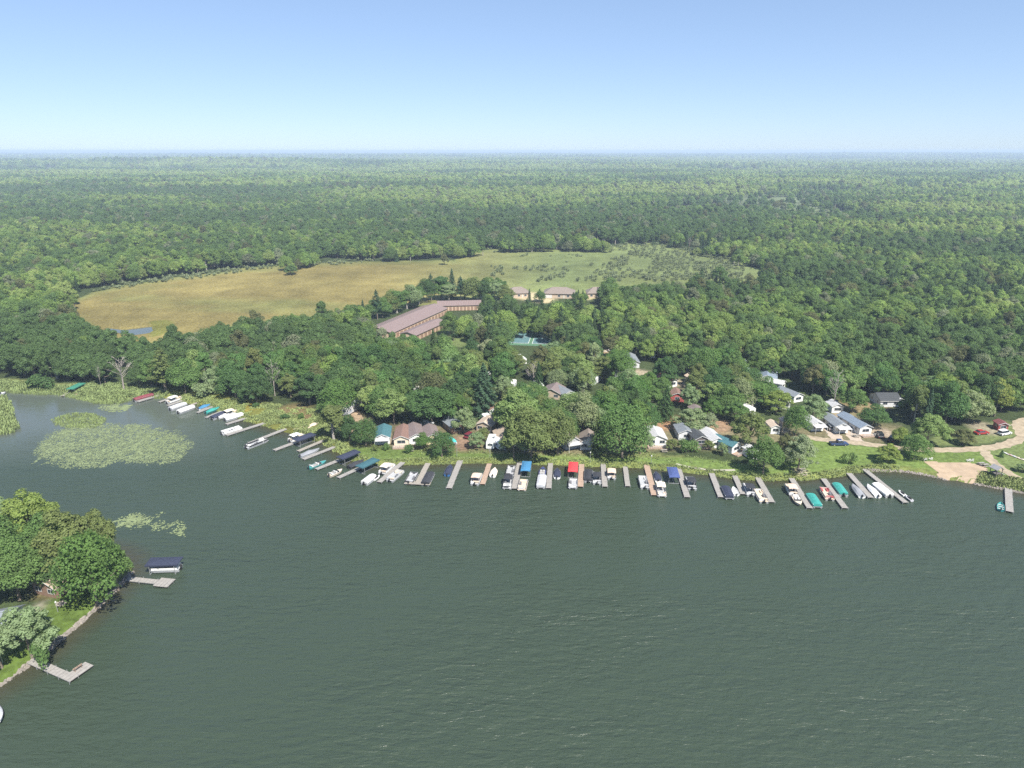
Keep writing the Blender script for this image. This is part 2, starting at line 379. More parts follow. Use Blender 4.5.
l.new(mu.outputs[0], bp.inputs['Strength']); l.new(ad.outputs[0], bp.inputs['Height']); l.new(bp.outputs[0], b.inputs['Normal'])
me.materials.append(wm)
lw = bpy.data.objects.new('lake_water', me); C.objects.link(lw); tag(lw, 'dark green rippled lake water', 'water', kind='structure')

# ------------------------------------------------------------------ roads, paths, beach
def smooth_line(pts, k=6):
    out = []
    for i in range(len(pts)-1):
        p0 = pts[max(i-1, 0)]; p1 = pts[i]; p2 = pts[i+1]; p3 = pts[min(i+2, len(pts)-1)]
        for j in range(k):
            t = j/k; out.append(.5*((2*p1)+(p2-p0)*t+(2*p0-5*p1+4*p2-p3)*t*t+(3*p1-p0-3*p2+p3)*t**3))
    out.append(pts[-1]); return out
def ribbon(name, pxs, width, m, z, label):
    pts = smooth_line([P(x, y) for x, y in pxs]); mb = MB(); vs = []; n_ = len(pts)
    for i, p in enumerate(pts):
        t = (pts[min(i+1, n_-1)]-pts[max(i-1, 0)]); t.z = 0; t.normalize(); s_ = Vector((-t.y, t.x, 0))
        w = width*(.5+.07*math.sin(i*1.7)+.05*math.sin(i*3.1+1))
        for k in (-1, 0, 1): vs.append(Vector((p.x, p.y, LAND+z))+s_*w*k)
    fs = []
    for i in range(n_-1):
        for k in (0, 1): fs.append((i*3+k, i*3+k+1, (i+1)*3+k+1, (i+1)*3+k))
    fs = [f[::-1] for f in fs]
    mb.add(vs, fs)
    return tag(obj(name, mb, m), label, name.replace('_', ' '), kind='structure')
GRAVEL = mat('pale_gravel', (.30, .25, .18), .95, .22, .8, 0, .3, .1)
DIRT = mat('brown_dirt', (.28, .21, .14), .95, .25, .7, 0, .3, .1)
CONC = mat('concrete', (.33, .31, .25), .9, .12, .6, 0, .1, .2)
SAND = mat('beach_sand', (.33, .255, .18), .97, .14, .5, 0, .2, .1)
ribbon('gravel_road', [(806, 437), (822, 439.5), (842, 441.5), (862, 443.5), (885, 446.5), (915, 449), (945, 450), (975, 449), (1000, 446), (1018, 440), (1040, 430)], 3.6, GRAVEL, .02, 'pale gravel road running behind the lawn')
ribbon('gravel_lane', [(984, 450), (988, 457), (998, 466), (1012, 475), (1040, 490)], 3.0, GRAVEL, .026, 'gravel lane curving down past the beach')
ribbon('gravel_path', [(1024, 441), (1021, 432), (1018, 426), (1022, 421), (1040, 418)], 3.6, GRAVEL, .032, 'gravel spur up to the woods')
ribbon('driveway', [(829, 426), (833, 433), (838, 440)], 4.0, mat('drive_pavers', (.36, .30, .24), .9), .014, 'tan driveway between the white cabins')
ribbon('driveway', [(846, 426), (851, 433), (857, 441)], 4.0, mat('drive_pavers', (.36, .30, .24), .9), .014, 'tan driveway beside the grey cabin')
ribbon('sandy_path', [(546, 328), (550, 334), (556, 347), (560, 352)], 4.5, GRAVEL, .014, 'pale path at the right of the play court')
ribbon('dirt_path', [(340, 402), (352, 410), (360, 421), (352, 434)], 3.0, DIRT, .014, 'bare dirt track among the trees')
ribbon('boat_ramp', [(297, 430.5), (307, 426), (317, 421.5), (325, 417)], 3.6, mat('pinkish_slab', (.52, .43, .36), .9, .1, .7), .014, 'pale slab boat ramp on the bank')
ribbon('footpath', [(676, 464), (690, 467), (712, 470), (735, 470)], 1.1, CONC, .02, 'narrow footpath behind the docks')
def flat(name, pxs, m, z, label, cat):
    pts = [P(x, y) for x, y in pxs]; mb = MB(); n_ = len(pts)
    c = sum(pts, Vector())/n_
    mb.add([(p.x, p.y, LAND+z) for p in pts]+[(c.x, c.y, LAND+z)], [((i+1) % n_, i, n_) for i in range(n_)])
    # ^ orientation fixed below
    o = obj(name, mb, m); o.data.update()
    if o.data.polygons[0].normal.z < 0: o.data.flip_normals()
    return tag(o, label, cat, kind='structure')
# beach as a sloping sand sheet following the bank
BE = [(924, 461.5), (934, 461.5), (955, 462), (975, 463), (986, 464), (990, 469), (990, 475), (981, 477), (977, 484.6), (968, 483.4), (958, 482), (948, 480.5), (942, 479), (936, 473)]
pts = [P(x, y) for x, y in BE]
gx, gy = np.meshgrid(np.arange(80, 180, .8), np.arange(150, 200, .8))
bd = sdf(gx, gy, [tuple(p.xy) for p in pts])+(fbm(gx*.5, gy*.5, 8)-.5)*1.2
ls = land_sdf(gx, gy)
hz = np.where(ls > 0, np.minimum(LAND, ls*.45), ls*.35)+.035
keep = bd > 0; idx = np.full(gx.shape, -1); idx[keep] = np.arange(keep.sum())
q = np.stack([idx[:-1, :-1], idx[:-1, 1:], idx[1:, 1:], idx[1:, :-1]], -1).reshape(-1, 4); q = q[(q >= 0).all(1)]
me = bpy.data.meshes.new('beach'); fill_mesh(me, np.stack([gx[keep], gy[keep], hz[keep]], -1), q)
tag(link('beach', me, SAND), 'small sandy swimming beach cut into the lawn', 'beach', kind='structure')

# ------------------------------------------------------------------ foliage
def leaf_material(name, forest=False):
    m = bpy.data.materials.new(name); n, l, b = nodes_of(m)
    oi = n.new('ShaderNodeObjectInfo'); tc = n.new('ShaderNodeTexCoord')
    nz = n.new('ShaderNodeTexNoise'); nz.inputs['Scale'].default_value = .55; nz.inputs['Detail'].default_value = 3
    l.new(tc.outputs['Object'], nz.inputs['Vector'])
    v = n.new('ShaderNodeMapRange'); v.inputs['From Min'].default_value = .3; v.inputs['From Max'].default_value = .7
    v.inputs['To Min'].default_value = .78; v.inputs['To Max'].default_value = 1.25; l.new(nz.outputs['Fac'], v.inputs['Value'])
    if forest:
        ia = n.new('ShaderNodeAttribute'); ia.attribute_type = 'INSTANCER'; ia.attribute_name = 'leaf_colour'
        base = ia.outputs['Vector']
    else:
        base = oi.outputs['Color']
    sc = n.new('ShaderNodeVectorMath'); sc.operation = 'SCALE'; l.new(base, sc.inputs[0]); l.new(v.outputs[0], sc.inputs['Scale'])
    l.new(sc.outputs[0], b.inputs['Base Color']); b.inputs['Roughness'].default_value = .75; b.inputs['Specular IOR Level'].default_value = .2
    tr = n.new('ShaderNodeBsdfTranslucent'); s2 = n.new('ShaderNodeVectorMath'); s2.operation = 'MULTIPLY'
    l.new(sc.outputs[0], s2.inputs[0]); s2.inputs[1].default_value = (1.1, 1.25, .5); l.new(s2.outputs[0], tr.inputs['Color'])
    mx = n.new('ShaderNodeMixShader'); mx.inputs[0].default_value = .48
    l.new(b.outputs[0], mx.inputs[1]); l.new(tr.outputs[0], mx.inputs[2]); l.new(mx.outputs[0], n['Material Output'].inputs['Surface'])
    return m
LEAF = leaf_material('tree_leaves'); LEAF_F = leaf_material('forest_leaves', True)
BARK = mat('grey_bark', (.16, .13, .10), .95, .3, 2); BIRCH = mat('pale_bark', (.28, .26, .23), .9, .25, 2)
DEADW = mat('bleached_wood', (.27, .24, .215), .9, .2, 2)

def leaf_quads(pts, nrm, size, g, aspect=1.0):
    N = len(pts); r = g.normal(size=(N, 3)); a = np.cross(nrm, r); a /= np.linalg.norm(a, axis=1, keepdims=True)+1e-9
    b = np.cross(nrm, a); b /= np.linalg.norm(b, axis=1, keepdims=True)+1e-9
    s = size[:, None]
    k = g.uniform(.7, 1.2, (4, N, 1))
    q = np.stack([pts-a*s*k[0], pts-b*s*aspect*k[1], pts+a*s*k[2], pts+b*s*aspect*k[3]], 1)
    return q
def mesh_quads(name, q):
    me = bpy.data.meshes.new(name); N = len(q)
    fill_mesh(me, q.reshape(-1, 3), np.arange(N*4).reshape(-1, 4)); return me
def sphere_dirs(g, N):
    d = g.normal(size=(N, 3)); return d/np.linalg.norm(d, axis=1, keepdims=True)
def broadleaf(seed, h, r, base, nl, leaves, size, shape='round', lobe=(.28, .42)):
    """unit-free: metres. crown spans base..h with radius r; returns crown mesh, trunk mesh"""
    g = np.random.default_rng(seed); cz = (h+base)/2; hz = (h-base)/2
    cs = []; rs = []
    for i in range(nl):
        for _ in range(20):
            d = sphere_dirs(g, 1)[0]; d[2] = abs(d[2])*1.3-.62 if shape != 'wide' else abs(d[2])*1.3-.5
            rad = g.uniform(.42, .98)
            c = d*np.array([r, r, hz])*rad+np.array([0, 0, cz])
            if shape == 'tall': c[:2] *= .8
            if all(np.linalg.norm(c-o) > .20*r for o in cs): break
        cs.append(c); rs.append(g.uniform(lobe[0]*.8, lobe[1]*1.1)*r*(1.12 if rad < .75 else .85))
    cs = np.array(cs); rs = np.array(rs)
    w = rs**2/np.sum(rs**2); li = g.choice(nl, leaves, p=w); d = sphere_dirs(g, leaves)
    flip = (d[:, 2] < -.3) & (g.random(leaves) < .6); d[flip, 2] *= -1
    rad = rs[li]*g.choice([1.0, .8, 1.12], leaves, p=[.6, .25, .15])*g.uniform(.88, 1.06, leaves)
    rad *= 1+.22*np.sin(d[:, 0]*5+li)*np.sin(d[:, 1]*5+li*2)*np.sin(d[:, 2]*5+li*3)
    p = cs[li]+d*rad[:, None]*np.array([1, 1, .82])
    dist = np.linalg.norm(p[:, None]-cs[None], axis=2)/rs[None]
    keep = (dist.min(1) > .62) | (g.random(leaves) < .25)
    p = p[keep]; d = d[keep]; N = len(p)
    nrm = d*1.0+g.normal(size=(N, 3))*.42+np.array([0, 0, .5]); nrm /= np.linalg.norm(nrm, axis=1, keepdims=True)
    crown = mesh_quads('crown', leaf_quads(p, nrm, g.uniform(.6, 1.25, N)*size, g))
    mb = MB(); tr = .024*h
    top = Vector((g.uniform(-.4, .4), g.uniform(-.4, .4), h*.72))
    mb.tube([(0, 0, -.6), (0, 0, .3), (top.x*.3, top.y*.3, base+1), top], [tr*1.3, tr, tr*.75, tr*.2], 7)
    for i in g.choice(nl, min(nl, 7), replace=False):
        s0 = g.uniform(.4, .8); st = Vector((top.x*.3, top.y*.3, base*.8+(top.z-base)*s0*.6))
        e = Vector(cs[i]); mid = st.lerp(e, .5)+Vector((0, 0, -.3))
        mb.tube([st, mid, e], [tr*.45, tr*.3, tr*.1], 5)
    return crown, mb.mesh('trunk')
def conifer(seed, h, r, base, tiers, leaves, size, kind='spruce'):
    g = np.random.default_rng(seed); P_ = []; D_ = []; br = []
    for t in range(tiers):
        f = t/(tiers-1); z = base+(h-base)*(f**.9); rr = r*(1-f)**(.8 if kind == 'spruce' else .55)*g.uniform(.85, 1.1)+.15
        nb = 7 if kind == 'spruce' else 5
        for k in range(nb):
            an = g.uniform(0, 6.28) if kind != 'spruce' else 6.28*k/nb+t*.7+g.uniform(-.2, .2)
            L = rr*g.uniform(.7, 1.08); m = int(leaves/(tiers*nb)*(.4+1.3*(1-f))); s = g.random(m)**.7
            droop = -.25 if kind == 'spruce' else .12
            wd = (.28*L*(1-s*.6))*g.normal(size=m)*.6
            x = np.cos(an)*s*L-np.sin(an)*wd; y = np.sin(an)*s*L+np.cos(an)*wd
            zz = z+droop*s*L+g.normal(size=m)*.14*(1 if kind == 'spruce' else 2.2)
            P_.append(np.stack([x, y, zz], 1)); dd = np.stack([np.cos(an)*np.ones(m)*.5, np.sin(an)*np.ones(m)*.5, np.ones(m)], 1); D_.append(dd)
            br.append((z, an, L*.8, droop))
    p = np.concatenate(P_); d = np.concatenate(D_)+g.normal(size=(len(p), 3))*.45; d /= np.linalg.norm(d, axis=1, keepdims=True)
    crown = mesh_quads('crown', leaf_quads(p, d, g.uniform(.6, 1.2, len(p))*size, g, .6))
    mb = MB(); mb.tube([(0, 0, -.6), (0, 0, h*.5), (0, 0, h*.97)], [.017*h, .012*h, .02], 7)
    for z, an, L, dr in br[::4]: mb.tube([(0, 0, z), (math.cos(an)*L, math.sin(an)*L, z+dr*L)], [.05, .02], 4)
    return crown, mb.mesh('trunk')
def bare_tree(seed, h):
    g = random.Random(seed); mb = MB()
    mb.tube([(0, 0, -.6), (.1, 0, h*.35), (-.1, .15, h*.7), (.1, .1, h)], [.015*h, .012*h, .008*h, .02], 7); br = MB()
    for i in range(20):
        z = h*g.uniform(.35, .92); an = g.uniform(0, 6.28); L = h*.24*(1.15-z/h)+.6
        e = Vector((math.cos(an)*L, math.sin(an)*L, z+L*g.uniform(.9, 1.6))); m = Vector((0, 0, z)).lerp(e, .5)+Vector((0, 0, -.2))
        br.tube([(0, 0, z), m, e], [.06, .04, .018], 5)
        for k in range(5):
            s = g.uniform(.35, .9); q = m.lerp(e, s); a2 = an+g.uniform(-1.2, 1.2); l2 = L*g.uniform(.25, .5)
            br.tube([q, q+Vector((math.cos(a2)*l2, math.sin(a2)*l2, l2*.7))], [.03, .012], 4, cap=False)
    return br.mesh('branches'), mb.mesh('trunk')

VAR = {}                      # name -> (crown, trunk, h, r, bark)
def addv(k, ct, h, r, bark): VAR[k] = (ct[0], ct[1], h, r, bark)
addv('round_a', broadleaf(1, 14, 5.2, .7, 38, 11500, .21), 14, 5.6, BARK)
addv('round_b', broadleaf(2, 13, 5.6, .6, 46, 12500, .21), 13, 6.0, BARK)
addv('round_c', broadleaf(3, 15, 5.0, 1.0, 36, 10500, .21, lobe=(.22, .34)), 15, 5.4, BARK)
addv('wide_a', broadleaf(4, 12, 6.6, 1.0, 52, 14500, .21, 'wide', (.16, .26)), 12, 6.8, BARK)
addv('wide_b', broadleaf(5, 13, 6.2, 1.2, 46, 14000, .21, 'wide', (.17, .28)), 13, 6.6, BARK)
addv('tall_a', broadleaf(6, 17, 4.2, 1.8, 36, 10000, .20, 'tall', (.24, .36)), 17, 4.0, BIRCH)
addv('tall_b', broadleaf(7, 18, 4.0, 2.5, 32, 8500, .19, 'tall', (.22, .34)), 18, 3.8, BIRCH)
addv('airy_a', broadleaf(8, 14, 5.2, 1.2, 40, 8500, .19, 'round', (.15, .25)), 14, 5.0, BARK)
addv('airy_b', broadleaf(9, 12, 5.0, .8, 44, 8500, .18, 'round', (.14, .24)), 12, 4.8, BARK)
addv('spruce_a', conifer(10, 16, 3.9, 1.0, 24, 5200, .26), 16, 3.7, BARK)
addv('spruce_b', conifer(11, 15, 3.0, 1.2, 22, 4400, .24), 15, 2.9, BARK)
addv('pine_a', conifer(12, 19, 4.0, 6.0, 12, 4200, .30, 'pine'), 19, 3.9, BARK)
addv('pine_b', conifer(13, 20, 3.6, 7.5, 11, 3600, .30, 'pine'), 20, 3.5, BARK)
addv('shrub_a', broadleaf(14, 3.2, 2.0, .2, 12, 1300, .17, 'round', (.35, .5)), 3.2, 2.0, BARK)
addv('shrub_b', broadleaf(15, 2.6, 1.7, .1, 10, 1000, .15, 'round', (.3, .5)), 2.6, 1.7, BARK)
addv('bare_a', bare_tree(3, 13), 13, 3.2, DEADW)
addv('bare_b', bare_tree(5, 12), 12, 3.2, DEADW)
TONES = {'dark green': (0.080, 0.140, 0.052), 'deep green': (0.098, 0.174, 0.059), 'mid green': (0.133, 0.218, 0.069), 'bright green': (0.118, 0.207, 0.057),
         'light green': (0.220, 0.304, 0.109), 'yellow green': (0.226, 0.290, 0.079), 'olive green': (0.175, 0.216, 0.078), 'brownish green': (0.159, 0.172, 0.076),
         'grey green': (0.242, 0.312, 0.162), 'silvery green': (0.256, 0.304, 0.182), 'blue green': (0.078, 0.143, 0.081), 'bleached grey': (0.454, 0.426, 0.340)}
KIND = {'round': ('broadleaf_tree', 'round-crowned'), 'wide': ('broadleaf_tree', 'spreading'), 'tall': ('birch_tree', 'slender pale-trunked'), 'airy': ('broadleaf_tree', 'loose-crowned'),
        'spruce': ('spruce_tree', 'pointed'), 'pine': ('pine_tree', 'tall bare-stemmed'), 'shrub': ('shrub', 'leafy'), 'bare': ('dead_tree', 'leafless')}
TREES = []                    # dict per individual plant
def tree(x, y, var, sx, sz, tone, z=LAND, note=None, group=None, jit=.08):
    cm, tm, h, r, bark = VAR[var]; kind, adj = KIND[var.split('_')[0]]
    e = empty(kind, (x, y, z), random.uniform(0, 6.28)); e.scale = (sx, sx, sz)
    c = link('branches' if kind == 'dead_tree' else 'crown', cm, DEADW if kind == 'dead_tree' else LEAF, e)
    t = TONES[tone]; k = 1+random.uniform(-jit, jit); g_ = random.uniform(-jit, jit)
    c.color = (t[0]*k*(1+g_), t[1]*k, t[2]*k, 1)
    link('trunk', tm, bark, e)
    q = proj(x, y, z+h*sz*.5)
    TREES.append(dict(o=e, px=q[0], py=q[1], d=math.hypot(x, y), kind=kind, adj=adj, tone=tone, h=h*sz, r=r*sx, x=x, y=y, note=note, group=group,
                      base=proj(x, y, z)[1], top=proj(x, y, z+h*sz)[1]))
    return e
def tree_px(bx, by, wpx, topy, var, tone, note=None):
    """a plant whose foot, crown width and top are read off the photograph and turned into metres"""
    p = P(bx, by); zcam = p.y*math.cos(PITCH)+(CAM_H-LAND)*math.sin(PITCH)
    cm, tm, h, r, bark = VAR[var]
    sx = (wpx*zcam/F)/(2*r)
    lo, hi = .5, 45.0
    for _ in range(30):
        m_ = (lo+hi)/2
        if proj(p.x, p.y, LAND+m_)[1] > topy+wpx*.10*(0 if 'spruce' in var or 'bare' in var or 'shrub' in var else 1): lo = m_
        else: hi = m_
    return tree(p.x, p.y, var, sx, lo/h, tone, note=note, jit=.03)

# ================================================================== things
# ---- docks and boats
def dock(px0, px1, width, m, label, key=None, tee=None, posts=True, z=.55):
    """px0 lake end, px1 shore end"""
    a = P(*px0, z=z); b_ = P(*px1, z=z); d = b_-a; L = d.length; rz = math.atan2(d.y, d.x)
    e = empty('dock', (a.x, a.y, 0), rz, label, 'dock', 'docks along the camp shore')
    mb = MB(); n_ = max(1, round(L/3.05)); s = L/n_
    for i in range(n_):
        mb.box((s*(i+.5), .012*((i % 2)*2-1), z-.04), (s-.05, width, .08))
    if tee: mb.box((tee[1]/2-.2, tee[2], z-.035), (tee[1], tee[0], .08))
    obj('deck', mb, m, e)
    fr = MB()
    for s_ in (-1, 1): fr.box((L/2, s_*(width/2-.06), z-.15), (L, .06, .12))
    obj('frame', fr, METAL, e)
    for i in range(n_+1):
        for s_ in (-1, 1):
            if i*s > L-2.5: continue
            o = part('post', e, 'post', lambda mb: mb.tube([(0, 0, -1.7), (0, 0, .85)], .05, 6), METAL); o.location = (min(i*s, L-.1)+.1, s_*(width/2+.04), 0)
    e['_len'] = 0; del e['_len']
    landmark(px0[0]*.5+px1[0]*.5, px0[1]*.5+px1[1]*.5, None)
    return a, (b_-a).normalized(), rz

def pontoon(e, deck_c, fence, top, cover, furn, L=6.8, Wd=2.5, scale=1.0):
    """rigid parts of a pontoon boat, bow at +x"""
    def tubes(s_):
        def f(mb): mb.tube([(-L/2, s_*.85, .12), (L/2-.9, s_*.85, .12), (L/2-.3, s_*.85, .2), (L/2, s_*.85, .34)], [.31, .31, .22, .04], 10)
        return f
    for s_ in (-1, 1): part('float_tube', e, ('t', s_, L), tubes(s_), METAL)
    dm = mat('boat_deck_'+deck_c[0], deck_c[1], .8, .08)
    part('deck', e, ('d', L, Wd), lambda mb: mb.box((-.1, 0, .5), (L-.3, Wd, .10)), dm)
    fm = mat('boat_side_'+fence[0], fence[1], .35, .05)
    def fen(mb):
        for s_ in (-1, 1):
            mb.box((-.9, s_*(Wd/2-.05), .86), (L*.62, .04, .5)); mb.box((L*.33, s_*(Wd/2-.05), .86), (L*.2, .04, .5))
        mb.box((L*.43, 0, .86), (.04, Wd*.72, .5)); mb.box((-L*.44, .55, .86), (.04, Wd*.45, .5))
    part('side_panel', e, ('f', L, Wd), fen, fm)
    def rail(mb):
        for s_ in (-1, 1):
            mb.tube([(-L*.44, s_*(Wd/2-.05), 1.16), (L*.43, s_*(Wd/2-.05), 1.16)], .025, 5)
            for k in range(5): mb.tube([(-L*.44+k*L*.217, s_*(Wd/2-.05), .55), (-L*.44+k*L*.217, s_*(Wd/2-.05), 1.16)], .022, 5)
        mb.tube([(L*.43, -Wd/2+.05, 1.16), (L*.43, Wd/2-.05, 1.16)], .025, 5)
    part('railing', e, ('r', L, Wd), rail, METAL)
    if cover:
        cm = mat('canvas_'+cover[0], cover[1], .85, .12, 1.5)
        def cv(mb):
            rings = []
            for i in range(13):
                x = -L/2+.1+(L-.35)*i/12; hump = 1.22+.42*math.sin(math.pi*min(1, max(0, (i+.5)/13)))**.6+.06*math.sin(i*2.2)
                w = Wd/2+.03 if i not in (0, 12) else Wd/2-.12
                rings.append([Vector((x, -w, .72)), Vector((x, -w, 1.12)), Vector((x, -w*.5, (hump+1.12)/2+.08)), Vector((x, 0, hump)), Vector((x, w*.5, (hump+1.12)/2+.08)), Vector((x, w, 1.12)), Vector((x, w, .72))])
            mb.loft(rings, cap=True, closed=True)
        part('canvas_cover', e, ('c', L, Wd), cv, cm)
    else:
        sm = mat('boat_seat_'+furn[0], furn[1], .6, .08)
        part('seat', e, ('s1', L), lambda mb: (mb.box((L*.32, .75, .72), (1.6, .6, .35)), mb.box((L*.32, 1.0, 1.0), (1.6, .14, .3))), sm)
        part('seat', e, ('s2', L), lambda mb: (mb.box((L*.30, -.75, .72), (1.4, .6, .35)), mb.box((L*.30, -1.0, 1.0), (1.4, .14, .3))), sm)
        part('seat', e, ('s3', L), lambda mb: (mb.box((-L*.34, -.2, .72), (.8, 1.7, .38)), mb.box((-L*.41, -.2, 1.02), (.16, 1.7, .34))), sm)
        part('helm', e, ('h', L), lambda mb: (mb.box((-.2, -.72, .9), (.5, .65, .75), taper=.8), mb.box((-.9, -.7, .85), (.5, .5, .6), taper=.9)), mat('helm_grey', (.16, .16, .17), .5))
    if top:
        tm = mat('canvas_'+top[0], top[1], .85, .12, 1.5)
        def bim(mb):
            rings = []
            for i in range(7):
                x = -2.3+i*.5; zz = 2.25+.10*math.sin(math.pi*i/6)
                rings.append([Vector((x, y, zz-.16*(y/1.2)**2+t)) for y, t in ((-1.2, 0), (-.6, 0), (0, 0), (.6, 0), (1.2, 0), (1.2, -.06), (0, -.05), (-1.2, -.06))])
            mb.loft(rings)
        c = part('canopy', e, 'bim', bim, tm)
        def fr(mb):
            for s_ in (-1, 1):
                for x in (-2.2, .6): mb.tube([(-.8, s_*1.2, 1.1), (x, s_*1.2, 2.1)], .022, 5)
            mb.tube([(-.8, -1.2, 1.12), (-.8, 1.2, 1.12)], .022, 5) if s_ > 0 else None
        part('canopy_frame', e, 'bimf', fr, METAL)
    m_ = part('outboard_motor', e, ('o', L), lambda mb: (mb.box((-L/2-.15, 0, .95), (.5, .36, .55), taper=.75), mb.box((-L/2-.12, 0, .35), (.2, .12, .9))), mat('motor_black', (.03, .03, .032), .35))

def hull_rings(L, Wd, deck_z, keel_z, bow=1.0):
    rings = []
    for i in range(11):
        t = i/10; x = -L/2+L*t
        w = Wd/2*(1-max(0, (t-.45)/.55)**2.2*.97*bow) if t > .45 else Wd/2*(.93+.07*t/.45)
        zz = deck_z+.22*max(0, t-.4)**2*4*.5; kz = keel_z+(zz-keel_z)*max(0, (t-.72)/.28)**2*.8
        rings.append([Vector((x, -w, zz)), Vector((x, -w*.82, (zz+kz)/2-.05)), Vector((x, 0, kz)), Vector((x, w*.82, (zz+kz)/2-.05)), Vector((x, w, zz))])
    return rings
def speedboat(e, hull, cover, L=5.6, Wd=2.2):
    hm_ = mat('hull_'+hull[0], hull[1], .3, .04)
    part('hull', e, ('h', L, Wd), lambda mb: mb.loft(hull_rings(L, Wd, .75, -.25)), hm_)
    part('rub_rail', e, ('rr', L, Wd), lambda mb: [mb.tube([Vector((r[k].x, r[k].y*1.01, r[k].z)) for r in hull_rings(L, Wd, .75, -.25)], .04, 5) for k in (0, 4)], mat('trim_dark', (.08, .08, .09), .5))
    if cover:
        cm = mat('canvas_'+cover[0], cover[1], .85, .12, 1.5)
        def cv(mb):
            rg = []
            for i, r in enumerate(hull_rings(L, Wd, .75, -.25)):
                hmp = .12+.48*math.exp(-((i-4.5)/2.4)**2)
                rg.append([r[0]*1.01+Vector((0, 0, -.04)), Vector((r[0].x, r[0].y*.55, r[0].z+hmp*.8)), Vector((r[0].x, 0, r[0].z+hmp)), Vector((r[0].x, -r[0].y*.55, r[0].z+hmp*.8)), r[4]*1.01+Vector((0, 0, -.04))])
            mb.loft(rg)
        part('canvas_cover', e, ('cv', L, Wd), cv, cm)
    else:
        part('cockpit', e, ('ck', L), lambda mb: mb.box((-.5, 0, .78), (L*.5, Wd*.68, .07)), mat('cockpit_grey', (.25, .24, .23), .8))
        part('windshield', e, ('ws', L), lambda mb: (mb.box((L*.12, 0, 1.0), (.05, Wd*.72, .42)), mb.box((0.3, Wd*.36, .98), (.7, .04, .36)), mb.box((.3, -Wd*.36, .98), (.7, .04, .36))), glass())
        for k, (x, y) in enumerate(((-.2, .45), (-.2, -.45))):
            o = part('seat', e, 'seat', lambda mb: (mb.box((0, 0, .95), (.5, .5, .3)), mb.box((-.25, 0, 1.15), (.12, .5, .4))), WHITE); o.location = (x, y, 0)
        o = part('seat', e, 'bench', lambda mb: (mb.box((0, 0, .92), (.5, 1.5, .25)), mb.box((-.25, 0, 1.1), (.14, 1.5, .3))), WHITE); o.location = (-L*.36, 0, 0)
    part('outboard_motor', e, ('o', L), lambda mb: (mb.box((-L/2-.2, 0, 1.0), (.45, .36, .5), taper=.75), mb.box((-L/2-.15, 0, .4), (.18, .12, .9))), mat('motor_black', (.03, .03, .032), .35))
def fishing(e, hull, L=4.6, Wd=1.7):
    hm_ = mat('hull_'+hull[0], hull[1], .35, .04)
    def f(mb):
        o = hull_rings(L, Wd, .55, -.15); mb.loft(o, cap=True, closed=False)
        inner = [[Vector((p.x*.96, p.y*.9, max(p.z+.08, .12) if k in (1, 2, 3) else p.z)) for k, p in enumerate(r)] for r in o]
        mb.loft([r[::-1] for r in inner], cap=False, closed=False)
        vs = []; fs = []
        for a, b_ in ((0, 0), (4, 4)):
            for i in range(10):
                q = [o[i][a], o[i+1][a], inner[i+1][b_], inner[i][b_]]; k = len(vs); vs += q; fs.append((k, k+1, k+2, k+3))
        mb.add(vs, fs)
    part('hull', e, ('f', L, Wd), f, hm_)
    for k, x in enumerate((-1.5, -.2, 1.0)):
        o = part('seat', e, ('b', Wd), lambda mb: mb.box((0, 0, .42), (.32, Wd*.82, .06)), mat('bench_grey', (.5, .49, .46), .7)); o.location = (x, 0, 0)
    part('outboard_motor', e, ('o', L), lambda mb: (mb.box((-L/2-.15, 0, .75), (.35, .28, .4), taper=.75), mb.box((-L/2-.1, 0, .25), (.14, .1, .7))), mat('motor_black', (.03, .03, .032), .35))
def jetski(e, c):
    cm = mat('hull_'+c[0], c[1], .3, .04)
    part('hull', e, 'j', lambda mb: mb.loft(hull_rings(2.9, 1.1, .5, -.1)), cm)
    part('seat', e, 'js', lambda mb: mb.box((-.45, 0, .68), (1.2, .4, .36), taper=.7), BLACK)
    part('handlebar', e, 'jh', lambda mb: (mb.box((.3, 0, .72), (.5, .5, .4), taper=.5), mb.tube([(.2, -.4, 1.0), (.2, .4, 1.0)], .03, 6)), mat('trim_dark', (.08, .08, .09), .5))
def lift(e, c, L=6.6, Wd=3.0, top=2.5, peak=.45):
    cm = mat('canvas_'+c[0], c[1], .85, .12, 1.5)
    def cv(mb):
        rg = []
        for i in range(9):
            t = i/8; x = -L/2+L*t; en = min(1, min(t, 1-t)*5)
            w = Wd/2; zt = top+peak*en
            rg.append([Vector((x, -w, top-.35)), Vector((x, -w, top)), Vector((x, -w*.45, zt-.08*en)), Vector((x, 0, zt)), Vector((x, w*.45, zt-.08*en)), Vector((x, w, top)), Vector((x, w, top-.35)), Vector((x, w*.45, zt-.16)), Vector((x, -w*.45, zt-.16))])
        mb.loft(rg)
    part('canopy', e, ('lc', L, Wd, top), cv, cm)
    for x in (-L*.38, L*.38):
        for y in (-Wd/2+.08, Wd/2-.08):
            o = part('post', e, ('lp', top), lambda mb: mb.box((0, 0, (top-1.5)/2), (.09, .09, top+1.5)), METAL); o.location = (x, y, 0)
    part('cradle', e, ('lb', L, Wd), lambda mb: ([mb.box((x, 0, .12), (.12, Wd-.1, .12)) for x in (-L*.38, L*.38)], mb.box((0, 0, .12), (L*.76+.1, .12, .11))), METAL)

